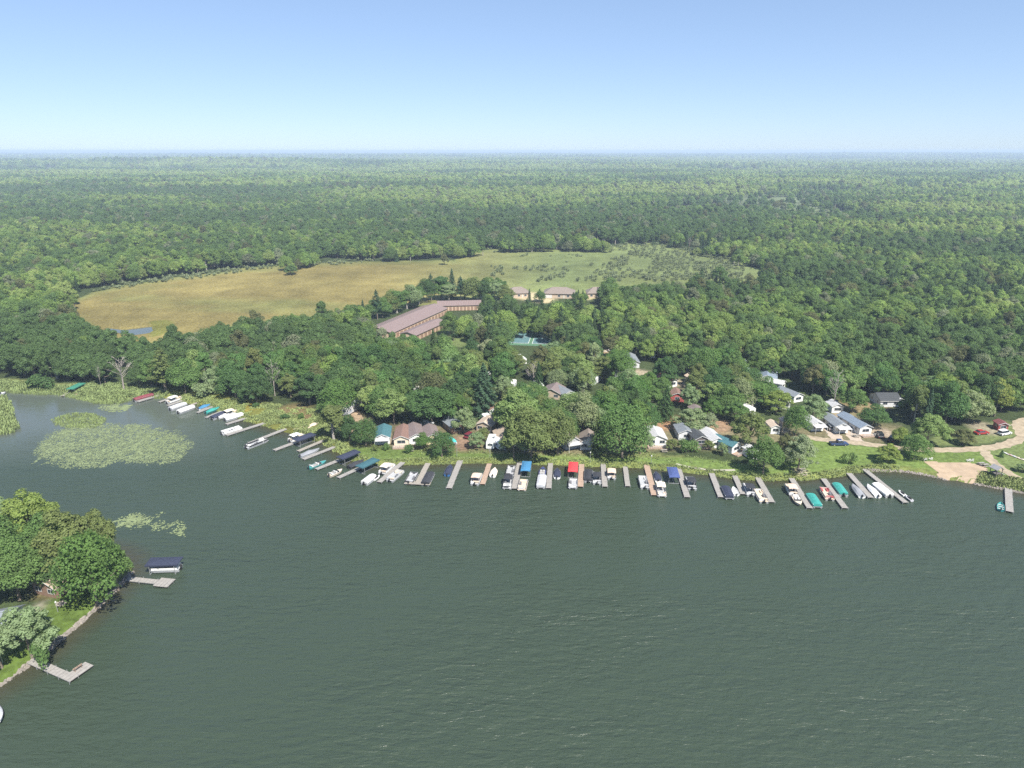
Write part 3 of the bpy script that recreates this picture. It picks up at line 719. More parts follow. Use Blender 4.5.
CV = {'navy': (.024, .030, .056), 'black': (.028, .030, .036), 'teal': (.03, .24, .21), 'blue': (.04, .16, .30), 'red': (.50, .045, .05), 'green': (.03, .15, .10), 'tan': (.55, .42, .33), 'grey': (.22, .23, .25),
      'white': (.62, .62, .61), 'dark teal': (.03, .09, .11), 'cream': (.66, .58, .47), 'turquoise': (.06, .42, .38), 'pale grey': (.42, .43, .45), 'royal blue': (.05, .075, .20), 'maroon': (.16, .035, .045), 'pink': (.60, .45, .40)}
def cc(k): return (k, CV[k])
BOATS = []
def boat(px, py, kind, axis, label, flip=1, side=None, minoff=2.15, over=None, **kw):
    """axis = (point, direction, rz) of its dock; the boat lies parallel to it"""
    a, d, rz = axis; p = P(px, py, z=.6); p.z = 0
    nrm = Vector((-d.y, d.x, 0)); rel = Vector((p.x-a.x, p.y-a.y, 0)); off = rel.dot(nrm)
    s_ = 1 if off > 0 else -1
    if side: s_ = side
    if abs(off) < minoff or off*s_ < 0: p = p+nrm*(s_*minoff-off)
    cat = {'pontoon': 'pontoon boat', 'speed': 'motorboat', 'fish': 'rowing boat', 'jet': 'jet ski', 'lift': 'boat lift'}[kind]
    e = empty(cat.replace(' ', '_'), (p.x, p.y, 0), rz+(0 if flip > 0 else math.pi)+R(kw.pop('yaw', random.uniform(-2, 2))), label, cat, {'pontoon': 'pontoon boats moored at the docks', 'speed': 'motorboats moored at the docks', 'fish': 'small open boats', 'jet': 'jet skis', 'lift': 'canopied boat lifts'}[kind])
    if kind == 'pontoon': pontoon(e, **kw)
    elif kind == 'speed': speedboat(e, **kw)
    elif kind == 'fish': fishing(e, **kw)
    elif kind == 'jet': jetski(e, **kw)
    elif kind == 'lift': lift(e, **kw)
    return e
TAN_D = ('tan', (.50, .42, .33)); GRY_D = ('grey', (.32, .33, .34)); SIL = ('silver', (.50, .51, .52)); WHT = ('white', (.66, .66, .65)); BLK = ('black', (.035, .036, .04)); BRN = ('brown', (.16, .07, .06))
ST = ('tan', (.55, .46, .36)); SG = ('grey', (.42, .42, .43)); SW = ('white', (.66, .65, .62)); BLU = ('blue', (.04, .12, .28)); TL = ('teal', (.05, .25, .24)); RD = ('red', (.4, .05, .05))
def pon(fence=SIL, top=None, cover=None, deck=GRY_D, furn=ST, L=6.8, Wd=2.5): return dict(deck_c=deck, fence=fence, top=cc(top) if top else None, cover=cc(cover) if cover else None, furn=furn, L=L, Wd=Wd)

ax_ = dock((62, 396), (70, 391), 1.4, WOODP, 'short grey plank dock left of the green canopied lift in the far left cove')
boat(72, 390.5, 'lift', ax_, 'dark green canopied boat lift against the reedy bank at the far left', yaw=-8, minoff=2.4, c=cc('green'), L=7.5)
ax_ = dock((77, 394.5), (87, 385.5), 1.5, BROWNP, 'light tan plank dock right beside the green canopied boat lift')
ax_ = dock((137.5, 401.5), (173, 391), 1.5, GREYP, 'long pale dock farthest left on the camp shore with a maroon boat')
boat(145, 398, 'pontoon', ax_, 'maroon sided low pontoon boat at the leftmost long dock', side=1, **pon(BRN, None, 'maroon', L=7.5))
ax_ = dock((159, 402), (171, 397.5), 1.2, GREYP, 'stubby pale dock just left of the first white pontoon boats')
ax_ = dock((167.5, 405.5), (195, 396), 1.4, GREYP, 'pale dock running between the first cluster of white pontoons')
boat(175, 400, 'pontoon', ax_, 'white canopied pontoon farthest left in the first white cluster', side=1, **pon(WHT, 'white', None, L=7))
boat(178, 406.5, 'pontoon', ax_, 'white pontoon boat in the middle of the first white cluster', side=-1, **pon(SIL, None, 'pale grey', L=6.6))
boat(186, 409.5, 'pontoon', ax_, 'pale grey pontoon nearest the open water in the first cluster', side=-1, minoff=5, **pon(WHT, None, 'white', L=6.6))
ax_ = dock((191, 405), (217, 394.5), 1.3, WOODP, 'weathered dock half sunk in marsh grass right of the first cluster')
ax_ = dock((197, 412.5), (215, 405.5), 1.3, GREYP, 'short pale dock beside the blue covered boat on the left arm')
boat(205, 406.5, 'speed', ax_, 'motorboat under a bright blue cover on the left arm', side=1, hull=WHT, cover=cc('blue'))
boat(213, 410, 'speed', ax_, 'motorboat under a sea green cover on the left arm', side=-1, hull=TL, cover=cc('teal'), L=6.2)
ax_ = dock((205.5, 417.5), (222, 411), 1.2, GREYP, 'narrow pale dock left of the navy covered pontoon on the left arm')
boat(219, 415.5, 'pontoon', ax_, 'pontoon under a navy cover beside the second white cluster', side=-1, **pon(SIL, None, 'navy', L=6.4))
ax_ = dock((226, 424), (257, 414.5), 1.4, GREYP, 'long pale dock below the second cluster of white pontoons')
boat(234, 417, 'pontoon', ax_, 'white pontoon lying against the dock in the second white cluster', side=1, **pon(WHT, None, 'white', L=6.8))
boat(231.5, 413.5, 'pontoon', ax_, 'cream topped pontoon at the back of the second white cluster', side=1, minoff=7.2, **pon(WHT, 'cream', None, L=6.4))
boat(226, 415.5, 'speed', ax_, 'white motorboat tucked between navy cover and white pontoons', side=1, minoff=4.9, hull=WHT, cover=cc('white'))
ax_ = dock((226, 435), (267, 422), 1.5, GREYP, 'long pale dock carrying the lone white open boat on the left arm')
boat(232, 430.5, 'pontoon', ax_, 'lone white open pontoon at the long dock on the left arm', side=1, **pon(WHT, None, None, furn=SW, L=7.2))
ax_ = dock((249, 443), (286, 428.5), 1.5, GREYP, 'pale dock whose outer end holds the black open pontoon')
boat(252, 441.5, 'pontoon', ax_, 'black sided open pontoon with white seats at the end of its dock', side=-1, **pon(BLK, None, None, furn=SW, L=8))
ax_ = dock((274, 450), (298, 441), 1.5, GREYP, 'pale dock just left below the slab boat ramp')
boat(298.5, 438.5, 'pontoon', ax_, 'white topped pontoon at the foot of the slab ramp', side=1, **pon(WHT, 'white', None, L=6))
boat(303.5, 441.5, 'lift', ax_, 'navy canopied boat lift at the foot of the slab ramp', side=-1, minoff=2.6, c=cc('navy'), L=7)
ax_ = dock((298, 451), (324, 440), 1.4, WOODP, 'brownish empty dock right of the navy canopied lift')
ax_ = dock((303, 459), (335, 446.5), 1.4, GREYP, 'pale dock with the charcoal covered boat on its shore side')
boat(310, 452.5, 'speed', ax_, 'grey motorboat with charcoal cover between two pale docks', side=1, hull=SIL, cover=cc('grey'), L=7)
ax_ = dock((316, 469), (340, 459.5), 1.4, GREYP, 'pale dock behind the light blue open boat')
boat(318, 464.5, 'speed', ax_, 'light blue and white open motorboat on the left arm', side=1, hull=TL, cover=None, L=6.2)
boat(346, 458.5, 'lift', ax_, 'navy canopied boat lift at the bend of the shore', side=-1, minoff=2.4, c=cc('navy'), L=7)
ax_ = dock((338, 477.5), (361, 467), 1.4, GREYP, 'pale dock right of the bend with a cream boat at its tip')
boat(336, 472.5, 'speed', ax_, 'small cream open motorboat at the tip of a dock by the bend', side=1, hull=('cream', (.62, .53, .42)), cover=None, L=4.8)
boat(356.5, 463.5, 'speed', ax_, 'boat under a dark cover between the navy and teal canopies', side=1, hull=BLK, cover=cc('black'), L=6)
boat(367, 468, 'lift', ax_, 'dark teal canopied boat lift right of the bend', side=-1, minoff=2.5, c=cc('dark teal'), L=7)
ax_ = dock((379, 482), (403, 462), 1.6, GREYP, 'pale dock crowded by three light pontoon boats')
boat(377, 477, 'jet', ax_, 'white jet ski at the outer left of the three pontoon dock', side=1, c=WHT)
boat(389, 469, 'pontoon', ax_, 'white pontoon with cream top left of the three pontoon dock', side=1, **pon(WHT, 'cream', None, L=6.6))
boat(395.5, 475.5, 'pontoon', ax_, 'silver pontoon with tan seats right of the three pontoon dock', side=-1, **pon(SIL, None, None, furn=ST, L=6.8))
boat(374, 480.5, 'pontoon', ax_, 'low white pontoon outermost at the three pontoon dock', side=1, minoff=3.4, **pon(WHT, None, 'white', L=5.2, Wd=2.2))
ax_ = dock((417, 484), (428, 463), 1.6, WOODP, 'tan dock with a cross platform between two dark boats', tee=(7.5, 1.8, 0))
boat(412.3, 478, 'pontoon', ax_, 'black open pontoon left of the cross platform dock', side=1, minoff=2.4, **pon(BLK, None, None, furn=SG, L=6.4))
boat(425.5, 478.5, 'pontoon', ax_, 'pontoon under a black cover right of the cross platform dock', side=-1, minoff=2.4, **pon(BLK, None, 'black', L=7))
ax_ = dock((449, 488), (461, 458.5), 1.7, GREYP, 'long plain pale dock with a boardwalk over the bank')
boat(449.5, 470, 'speed', ax_, 'motorboat under a navy cover left of the long plain dock', side=1, hull=BLU, cover=cc('navy'), L=6.4)
ax_ = dock((482.5, 484), (489.5, 463.5), 1.5, BROWNP, 'brownish dock between the tan pontoon and small white boat')
boat(478, 479, 'pontoon', ax_, 'pontoon with tan canvas top left of the brownish dock', side=1, **pon(WHT, 'tan', None, furn=ST, L=6.4))
boat(491.5, 472, 'speed', ax_, 'small boat under cream cover right of the brownish dock', side=-1, hull=WHT, cover=cc('cream'), L=5)
ax_ = dock((514.5, 488.5), (520, 462), 1.7, GREYP, 'pale dock between a long black pontoon and a blue topped boat')
boat(510, 483, 'pontoon', ax_, 'black pontoon with white stern left of the pale dock, outer one', side=1, flip=-1, **pon(BLK, 'black', None, furn=SW, L=6.8))
boat(512.5, 471, 'pontoon', ax_, 'dark open pontoon with white rails inside the black pontoon', side=1, **pon(BLK, None, None, furn=SG, L=6))
boat(524.5, 471.5, 'lift', ax_, 'blue canopied boat lift under the massive olive tree', side=-1, minoff=2.4, c=cc('blue'), L=6.4, Wd=2.8)
boat(521.5, 485, 'pontoon', ax_, 'tan decked open pontoon just outside the blue canopied lift', side=-1, flip=-1, **pon(SIL, None, None, deck=TAN_D, furn=ST, L=6))
ax_ = dock((548.7, 488), (550.5, 463), 1.5, GREYP, 'pale dock with a long silver pontoon on its left')
boat(543, 482, 'pontoon', ax_, 'long silver pontoon with grey floor, outer left of its dock', side=1, flip=-1, **pon(SIL, None, 'pale grey', L=7.2))
boat(544, 471.5, 'speed', ax_, 'navy and white open motorboat inside the long silver pontoon', side=1, hull=('navy', (.05, .06, .16)), cover=None, L=5.4)
boat(555.5, 473, 'speed', ax_, 'boat under navy cover just right of the silver pontoon dock', side=-1, hull=WHT, cover=cc('navy'), L=5.8)
ax_ = dock((580.5, 486.5), (581.6, 464), 1.6, BROWNP, 'tan dock between the red canopy and a black boat')
boat(576, 472.5, 'lift', ax_, 'bright red canopied boat lift', side=1, minoff=2.4, c=cc('red'), L=6.4, Wd=2.8)
boat(575.7, 484, 'pontoon', ax_, 'short pontoon with mottled seats outside the red canopied lift', side=1, flip=-1, **pon(WHT, None, None, furn=SG, L=5.2))
boat(587.5, 476, 'pontoon', ax_, 'pontoon under black cover right of the red canopied lift', side=-1, **pon(SIL, None, 'black', L=6.6))
ax_ = dock((605, 486.5), (603, 462), 1.5, GREYP, 'grey dock right of the paired black boats')
boat(598.5, 478, 'pontoon', ax_, 'black topped pontoon against the grey dock', side=1, **pon(WHT, 'black', None, furn=SG, L=6.6))
boat(610, 474, 'pontoon', ax_, 'small tan topped pontoon right of the grey dock', side=-1, **pon(WHT, 'tan', None, furn=ST, L=5.4))
ax_ = dock((627.8, 486), (625.2, 466.5), 1.4, GREYP, 'bare pale dock standing alone without boats')
ax_ = dock((654.3, 495), (646, 463), 1.7, BROWNP, 'long pinkish brown dock below the white-roofed cabin')
boat(643.8, 482, 'pontoon', ax_, 'white open pontoon left of the pinkish brown dock', side=1, **pon(WHT, None, None, furn=SG, L=6.8))
boat(655, 476.5, 'speed', ax_, 'boat under navy cover right of the pinkish brown dock', side=-1, hull=WHT, cover=cc('navy'), L=5.6)
boat(659.5, 490.5, 'pontoon', ax_, 'tan topped pontoon at the outer right of the pinkish brown dock', side=-1, flip=-1, **pon(WHT, 'cream', None, furn=ST, L=6.8))
ax_ = dock((687.3, 497), (678, 467), 1.6, GREYP, 'long pale dock right of the royal blue canopy')
boat(675.5, 478, 'lift', ax_, 'royal blue canopied boat lift', side=1, minoff=2.5, c=cc('royal blue'), L=6.6)
boat(689, 483, 'pontoon', ax_, 'dark topped pontoon right of the dock with the royal blue lift', side=-1, **pon(BLK, 'black', None, furn=SG, L=6.8))
ax_ = dock((721, 497), (711.5, 473), 1.6, GREYP, 'pale dock with one navy boat at its outer right')
boat(727, 493, 'pontoon', ax_, 'pontoon under navy cover alone at the outer end of its dock', side=-1, flip=-1, **pon(WHT, None, 'navy', L=6.4))
ax_ = dock((743, 494), (734.5, 475), 1.5, GREYP, 'short pale dock between a small white boat and a black canopied one')
boat(737, 490.5, 'fish', ax_, 'small white rowing boat left of the short pale dock', side=1, minoff=1.8, hull=WHT)
boat(749, 489.5, 'pontoon', ax_, 'pontoon with arched black top right of the short pale dock', side=-1, **pon(WHT, 'black', None, furn=SG, L=6.4))
ax_ = dock((772, 502), (757.3, 476.5), 1.6, GREYP, 'pale dock under the dense shore tree with a tan pontoon')
boat(761.5, 495.5, 'pontoon', ax_, 'tan floored open pontoon left of the dock under the shore tree', side=1, **pon(WHT, None, None, deck=TAN_D, furn=ST, L=6.8))
ax_ = dock((810, 508), (791.5, 478), 1.6, GREYP, 'pale dock with two tan boats left and a teal one right')
boat(793.5, 490, 'pontoon', ax_, 'tan topped pontoon nearest shore, left of the three boat dock', side=1, **pon(WHT, 'tan', None, furn=ST, L=6))
boat(800, 500.5, 'speed', ax_, 'cream open motorboat at the outer left of the three boat dock', side=1, flip=-1, hull=('cream', (.62, .53, .42)), cover=None, L=5.4)
boat(813.3, 501, 'pontoon', ax_, 'pontoon under bright teal cover at the outer end of its dock', side=-1, flip=-1, **pon(WHT, None, 'teal', L=6.8))
ax_ = dock((845.3, 508), (823.5, 478.5), 1.6, GREYP, 'pale dock between a pinkish pontoon and a teal covered one')
boat(826.5, 493.5, 'pontoon', ax_, 'pinkish open pontoon left of the dock below the lawn', side=1, **pon(('pink', (.5, .36, .33)), None, None, deck=TAN_D, furn=('red', (.35, .08, .08)), L=6.4))
boat(837.5, 489.5, 'pontoon', ax_, 'pontoon under teal cover near shore, right of the pinkish boat', side=-1, **pon(WHT, None, 'teal', L=6.4))
ax_ = dock((871, 497.5), (849, 473), 1.6, GREYP, 'pale dock between the charcoal covered and the all white boat')
boat(858.5, 490.5, 'speed', ax_, 'motorboat under charcoal cover left of the all white boat', side=1, hull=WHT, cover=cc('grey'), L=7.2)
boat(872.5, 490.5, 'speed', ax_, 'all white covered motorboat below the lawn', side=-1, hull=WHT, cover=cc('white'), L=6.8)
ax_ = dock((906, 502.5), (852.5, 459.5), 1.5, GREYP, 'longest pale dock, a boardwalk from the lawn far into the lake')
boat(885.5, 490, 'pontoon', ax_, 'white pontoon under pale cover along the longest dock', side=1, minoff=2.4, **pon(WHT, None, 'white', L=7))
boat(902, 492.5, 'jet', ax_, 'white jet ski nearer shore at the end of the longest dock', side=-1, minoff=1.6, c=WHT)
boat(909, 497.5, 'jet', ax_, 'white and dark jet ski outermost at the end of the longest dock', side=-1, minoff=1.6, c=('grey', (.4, .4, .42)))
ax_ = dock((1009.7, 511.5), (1008.3, 487.5), 1.7, GREYP, 'pale dock farthest right, near the frame edge')
boat(1001.8, 506, 'fish', ax_, 'teal rowing boat with white rim beside the farthest right dock', side=1, minoff=1.9, hull=TL, L=5)
# near peninsula
ax_ = dock((74, 679), (31, 660), 1.6, GREYP, 'L-shaped grey dock in the foreground with a slatted bench', tee=None)
a, d, rz = ax_
e = [o_ for o_ in C.objects if o_.get('label', '').startswith('L-shaped')][0]
mb = MB(); mb.box((1.15, -2.25, .512), (2.3, 3.0, .08)); obj('platform', mb, GREYP, e)
# bench on the platform
def bench(x, y, z, rz_, label):
    e = empty('bench', (x, y, z), rz_, label, 'bench')
    part('seat', e, 'bs', lambda mb: [mb.box((0, -.18+k*.13, .45), (1.5, .10, .04)) for k in range(4)], BROWNP)
    part('backrest', e, 'bb', lambda mb: [mb.box((0, .32+k*.02, .58+k*.14), (1.5, .03, .10)) for k in range(3)], BROWNP)
    for s_ in (-1, 1): part('leg', e, ('bl', s_), lambda mb: (mb.box((s_*.6, -.15, .22), (.07, .07, .44)), mb.box((s_*.6, .3, .45), (.07, .07, .9))), BROWNP)
q = a+d*2.9+Vector((-d.y, d.x, 0))*-.0
bp_ = a+d*1.75+Vector((d.y, -d.x, 0))*1.9
bench(bp_.x, bp_.y, .552, rz+math.pi*.5, 'brown slatted bench on the end of the L-shaped foreground dock')
ax_ = dock((171, 583), (127, 578.5), 1.5, GREYP, 'foreground dock at the tip of the peninsula, beside the navy canopy')
e = [o_ for o_ in C.objects if o_.get('label', '').startswith('foreground dock at the tip')][0]
mb = MB(); mb.box((1.6, 0, .515), (3.4, 3.0, .08)); obj('platform', mb, GREYP, e)
a, d, rz = ax_
pl = P(163, 574, 0)
e = empty('boat_lift', (pl.x, pl.y+1.3, 0), R(3), 'large navy canopied boat lift off the peninsula tip in the foreground', 'boat lift', 'canopied boat lifts'); lift(e, cc('navy'), L=7.2, Wd=3.3, top=2.5, peak=.35)
e = empty('pontoon_boat', (pl.x+.2, pl.y+1.3, .25), R(183), 'white pontoon hanging under the foreground navy canopy', 'pontoon boat', 'pontoon boats moored at the docks'); pontoon(e, **pon(WHT, None, None, furn=SW, L=6.4, Wd=2.4))
pl = P(-6, 714, .4)
e = empty('motorboat', (pl.x, pl.y, 0), R(-38), 'pale covered motorboat poking into the bottom left of the photo', 'motorboat', 'motorboats moored at the docks'); speedboat(e, WHT, cc('pale grey'), L=6.5, Wd=2.4)
pl = P(-1, 395, .3)
e = empty('motorboat', (pl.x, pl.y, 0), R(60), 'small white motorboat at the left frame edge by the reeds', 'motorboat', 'motorboats moored at the docks'); speedboat(e, WHT, None, L=5)

# ---- cabins and houses
SHING = {'charcoal': (.045, .05, .055), 'teal': (.045, .13, .15), 'brown': (.17, .10, .075), 'mauve': (.165, .13, .125), 'tan': (.33, .26, .20), 'grey': (.17, .19, .21), 'blue grey': (.16, .20, .25), 'maroon': (.16, .05, .05),
         'white': (.42, .42, .42), 'red brown': (.19, .115, .09), 'pinkish brown': (.20, .165, .14), 'pale tan': (.45, .36, .28), 'turquoise': (.05, .34, .34)}
SIDE = {'white': (.70, .70, .68), 'cream': (.60, .52, .40), 'tan': (.45, .36, .27), 'grey': (.38, .39, .40), 'yellow': (.62, .54, .34), 'red': (.32, .07, .06), 'brown': (.22, .14, .10), 'pale grey': (.55, .56, .57), 'dark': (.10, .085, .08)}
def rmat(c): return striped('roof_'+c.replace(' ', '_'), SHING[c], tuple(v*.6 for v in SHING[c]), 'Y', 1.1, .85, .12)
def wmat(c): return striped('siding_'+c.replace(' ', '_'), SIDE[c], tuple(v*.72 for v in SIDE[c]), 'Z', 4.5, .7, .15)
def window(e, c, d, axis):
    """framed window set proud of a wall; axis = direction its normal faces"""
    fx = {'-y': 0, '+x': math.pi/2, '+y': math.pi, '-x': -math.pi/2}[axis]
    w = part('window', e, ('w', d), lambda mb: (mb.box((0, -.03, d[1]/2+.04), (d[0]+.16, .06, .08)), mb.box((0, -.03, -d[1]/2-.04), (d[0]+.16, .06, .08)), mb.box((-d[0]/2-.04, -.03, 0), (.08, .06, d[1])), mb.box((d[0]/2+.04, -.03, 0), (.08, .06, d[1])), mb.box((0, -.025, 0), (.04, .04, d[1]))), WHITE)
    w.location = c; w.rotation_euler = (0, 0, fx)
    part('pane', w, ('p', d), lambda mb: mb.box((0, -.012, 0), (d[0], .02, d[1])), glass())
def gable_roof(mb, Wd, L, h, rise, ov=.35, th=.14, y0=0):
    for s_ in (-1, 1):
        a = (0, h+rise); b_ = (s_*(Wd/2+ov), h-rise*ov/(Wd/2))
        poly = [a, b_, (b_[0], b_[1]+th), (0, h+rise+th)]
        if s_ > 0: poly = poly[::-1]
        mb.xprism(poly, y0-ov, y0+L+ov)
def cabin(px, py, Wd, L, rot, roof, wall, label, name='cabin', h=2.5, rise=None, porch=False, wide=False, deck=False, lean=None, cat=None, cant=0, chimney=False, group=None, door_side=None):
    """front wall centre stands at pixel px,py; ridge runs back from it (or across when wide)"""
    p = P(px, py); e = empty(name, (p.x, p.y, LAND), R(rot), label, cat or name.replace('_', ' '), group)
    rise = rise or Wd*.22
    def wall_f(mb):
        mb.box((0, L/2, h/2-.3), (Wd, L, h+.6))
        for y0 in (0.0, L-.1):
            mb.add([(-Wd/2, y0, h), (Wd/2, y0, h), (0, y0, h+rise), (-Wd/2, y0+.1, h), (Wd/2, y0+.1, h), (0, y0+.1, h+rise)], [(0, 1, 2), (5, 4, 3), (0, 3, 4, 1), (1, 4, 5, 2), (2, 5, 3, 0)])
    def wall_w(mb):
        mb.box((0, L/2, h/2-.3), (Wd, L, h+.6))
        for s_ in (-1, 1):
            x0 = s_*(Wd/2-.05)
            mb.add([(x0-.05, 0, h), (x0-.05, L, h), (x0-.05, L/2, h+rise), (x0+.05, 0, h), (x0+.05, L, h), (x0+.05, L/2, h+rise)], [(0, 2, 1), (3, 4, 5), (0, 1, 4, 3), (1, 2, 5, 4), (2, 0, 3, 5)])
    part('wall', e, (Wd, L, h, rise, wide), wall_w if wide else wall_f, wmat(wall))
    rm = rmat(roof)
    if wide:
        def rf(mb):
            for s_ in (-1, 1):
                ov = .35; y1 = L/2+s_*(L/2+ov); z1 = h-rise*ov/(L/2); y0 = L/2
                x = Wd/2+ov; t = .14
                vs = [(-x, y0, h+rise), (x, y0, h+rise), (x, y1, z1), (-x, y1, z1)]; vs += [(a, b_, c+t) for a, b_, c in vs]
                fs = [(0, 1, 2, 3), (7, 6, 5, 4), (0, 4, 5, 1), (1, 5, 6, 2), (2, 6, 7, 3), (3, 7, 4, 0)]
                if s_ < 0: fs = [f[::-1] for f in fs]
                mb.add(vs, fs)
        r_ = part('roof', e, ('w', Wd, L, h, rise), rf, rm)
    else:
        r_ = part('roof', e, (Wd, L, h, rise), lambda mb: gable_roof(mb, Wd, L, h, rise), rm)
    if chimney: part('chimney', r_, (Wd, h), lambda mb: mb.box((Wd*.2, L*.6, h+rise+.1), (.5, .5, 1.2)), mat('chimney_brick', (.28, .13, .09), .9))
    part('trim_board', e, ('tb', Wd, L, h, rise, wide), (lambda mb: [mb.box((0, y, h-.16), (Wd+.72, .06, .16)) for y in (-.39, L+.39)]) if wide else
         (lambda mb: [mb.add([(s_*(Wd/2+.35), -.37, h-rise*.35/(Wd/2)-.04), (0, -.37, h+rise-.02), (0, -.37, h+rise+.15), (s_*(Wd/2+.35), -.37, h-rise*.35/(Wd/2)+.13),
                              (s_*(Wd/2+.35), -.41, h-rise*.35/(Wd/2)-.04), (0, -.41, h+rise-.02), (0, -.41, h+rise+.15), (s_*(Wd/2+.35), -.41, h-rise*.35/(Wd/2)+.13)], [(0, 1, 2, 3), (7, 6, 5, 4), (0, 4, 5, 1), (1, 5, 6, 2), (2, 6, 7, 3), (3, 7, 4, 0)]) for s_ in (-1, 1)]), WHITE)
    big = (round(Wd*.55, 1), 1.0) if Wd < 5 else (1.6, 1.0)
    if Wd < 5.2: window(e, (0, 0, 1.45), big, '-y')
    else:
        for s_ in (-1, 1): window(e, (s_*Wd*.27, 0, 1.45), big, '-y')
    nsd = max(1, int(L//3.5))
    for k in range(nsd):
        for s_, ax2 in ((1, '+x'), (-1, '-x')):
            if k == nsd//2 and s_ == 1: continue
            window(e, (s_*Wd/2, L*(k+.5)/nsd, 1.5), (.9, .8), ax2)
    dr = part('door', e, ('d', door_side), lambda mb: mb.box((0, -.03, 0), (.85, .06, 2.0)), mat('door_panel', (.50, .46, .40), .5))
    dr.location = (Wd/2, L*.5, 1.05); dr.rotation_euler = (0, 0, math.pi/2)
    k_ = part('handle', dr, 'k', lambda mb: mb.tube([(.32, -.06, 0), (.32, -.12, 0)], .04, 6), METAL)
    if porch:
        part('porch_roof', e, ('pr', Wd), lambda mb: mb.box((0, -1.5, h-.12), (Wd+.1, 2.2, .1), M=Matrix.Rotation(R(7), 3, 'X')), rmat('white'))
        for s_ in (-1, 1): part('porch_post', e, ('pp', Wd, s_), lambda mb: mb.box((s_*(Wd/2-.1), -2.5, (h-.35)/2), (.1, .1, h-.35)), WHITE)
    if deck:
        part('porch_deck', e, ('dk', Wd), lambda mb: mb.box((0, -1.35, .15), (Wd+.6, 2.4, .3)), BROWNP)
        part('railing', e, ('dr', Wd), lambda mb: ([mb.box((0, -2.5, .3+z), (Wd+.5, .05, .06)) for z in (.9, .5)], [mb.box((-Wd/2-.2+k*(Wd+.4)/8, -2.5, .72), (.06, .06, .86)) for k in range(9)]), WHITE)
    landmark(px, py-6, None)
    return e
def camper(px, py, rot, label, body=(.68, .68, .66), L=7.5, stripe=(.2, .3, .4), awning=None, Wd=2.5):
    p = P(px, py); e = empty('camper_trailer', (p.x, p.y, LAND), R(rot), label, 'camper trailer', 'camper trailers in the camp')
    bm = mat('camper_shell_%d' % int(body[0]*100), body, .4, .05)
    def bd(mb):
        prof = [(-Wd/2, .45), (Wd/2, .45), (Wd/2, 2.7), (Wd/2-.25, 2.95), (-Wd/2+.25, 2.95), (-Wd/2, 2.7)]
        mb.xprism(prof, 0, L)
    part('body', e, (L, Wd), bd, bm)
    part('stripe', e, (L, Wd), lambda mb: [mb.box((s_*(Wd/2+.008), L/2, 1.25), (.012, L*.96, .22)) for s_ in (-1, 1)], mat('camper_stripe_%d' % int(stripe[2]*100), stripe, .5))
    window(e, (0, 0, 1.8), (1.3, .7), '-y')
    for k in (1.6, 5.2): window(e, (Wd/2, k, 1.85), (.9, .6), '+x'); window(e, (-Wd/2, k, 1.85), (.9, .6), '-x')
    d_ = part('door', e, 'cd', lambda mb: mb.box((0, -.02, 0), (.7, .04, 1.9)), mat('camper_door', (.6, .6, .58), .5)); d_.location = (Wd/2, 3.4, 1.5); d_.rotation_euler = (0, 0, math.pi/2)
    part('roof_vent', e, ('rv', L), lambda mb: (mb.box((0, L*.3, 3.02), (.5, .5, .16)), mb.box((0, L*.68, 3.08), (.8, .9, .28), taper=.85)), WHITE)
    for s_ in (-1, 1):
        for k in (-.45, .45):
            w_ = part('wheel', e, 'cw', lambda mb: mb.tube([(-.11, 0, 0), (.11, 0, 0)], .34, 12), BLACK); w_.location = (s_*(Wd/2-.1), L*.5+k, .34)
    part('drawbar', e, 'db', lambda mb: (mb.tube([(-.6, 0, .5), (0, -1.2, .5)], .05, 5), mb.tube([(.6, 0, .5), (0, -1.2, .5)], .05, 5), mb.box((0, -1.1, .27), (.12, .12, .54))), METAL)
    if awning:
        part('awning', e, ('aw', awning), lambda mb: mb.box((Wd/2+1.25, L*.5, 2.45), (2.5, L*.6, .05), M=Matrix.Rotation(R(10), 3, 'Y')), mat('canvas_'+awning, CV[awning], .85))
        for k in (-.28, .28):
            o = part('awning_pole', e, 'ap', lambda mb: mb.tube([(0, 0, 0), (0, 0, 2.2)], .03, 5), METAL); o.location = (Wd/2+2.4, L*(.5+k), 0)
    return e
# the row of mobile homes along the dock walk
cabin(382.5, 444.5, 4.6, 9, 6, 'teal', 'white', 'white mobile home with dark teal roof, first of the shore row', 'mobile_home', porch=True)
cabin(401.5, 446, 4.6, 10, 4, 'red brown', 'cream', 'cream mobile home with reddish brown roof and railed deck', 'mobile_home', deck=True)
cabin(417, 444, 4.8, 10, 14, 'mauve', 'white', 'white mobile home with mauve roof, partly behind a small bright tree', 'mobile_home')
cabin(433, 444, 4.2, 9, 14, 'mauve', 'yellow', 'pale yellow mobile home with mauve roof behind the dense green tree', 'mobile_home')
cabin(458, 433, 4.6, 7, 30, 'grey', 'brown', 'brown cabin with grey roof behind the turquoise covered boat')
cabin(484, 432, 5.4, 7, -20, 'pale tan', 'tan', 'pale tan roofed cabin left of the white camper')
cabin(508, 447, 6.4, 8, 12, 'tan', 'cream', 'tan roofed cabin at the left foot of the massive olive tree', porch=False)
cabin(494, 416, 3.6, 5.5, 35, 'red brown', 'white', 'small white shed with red-brown roof near the spruce', 'shed')
cabin(573, 449, 5.2, 7, 20, 'pinkish brown', 'grey', 'grey cabin with dark brown gable, left of the gable pair', h=2.6, rise=1.7, porch=True)
cabin(588.5, 450, 5.2, 7, -4, 'pinkish brown', 'white', 'white-fronted cabin with brown gable, right of the gable pair', h=2.6, rise=1.7)
cabin(657, 446, 5.8, 8.5, 0, 'white', 'white', 'white-roofed cabin above the pinkish brown dock', 'cabin', deck=True)
cabin(686, 440, 5.0, 7, 0, 'grey', 'pale grey', 'pale cabin with grey roof behind the rounded bush', 'cabin')
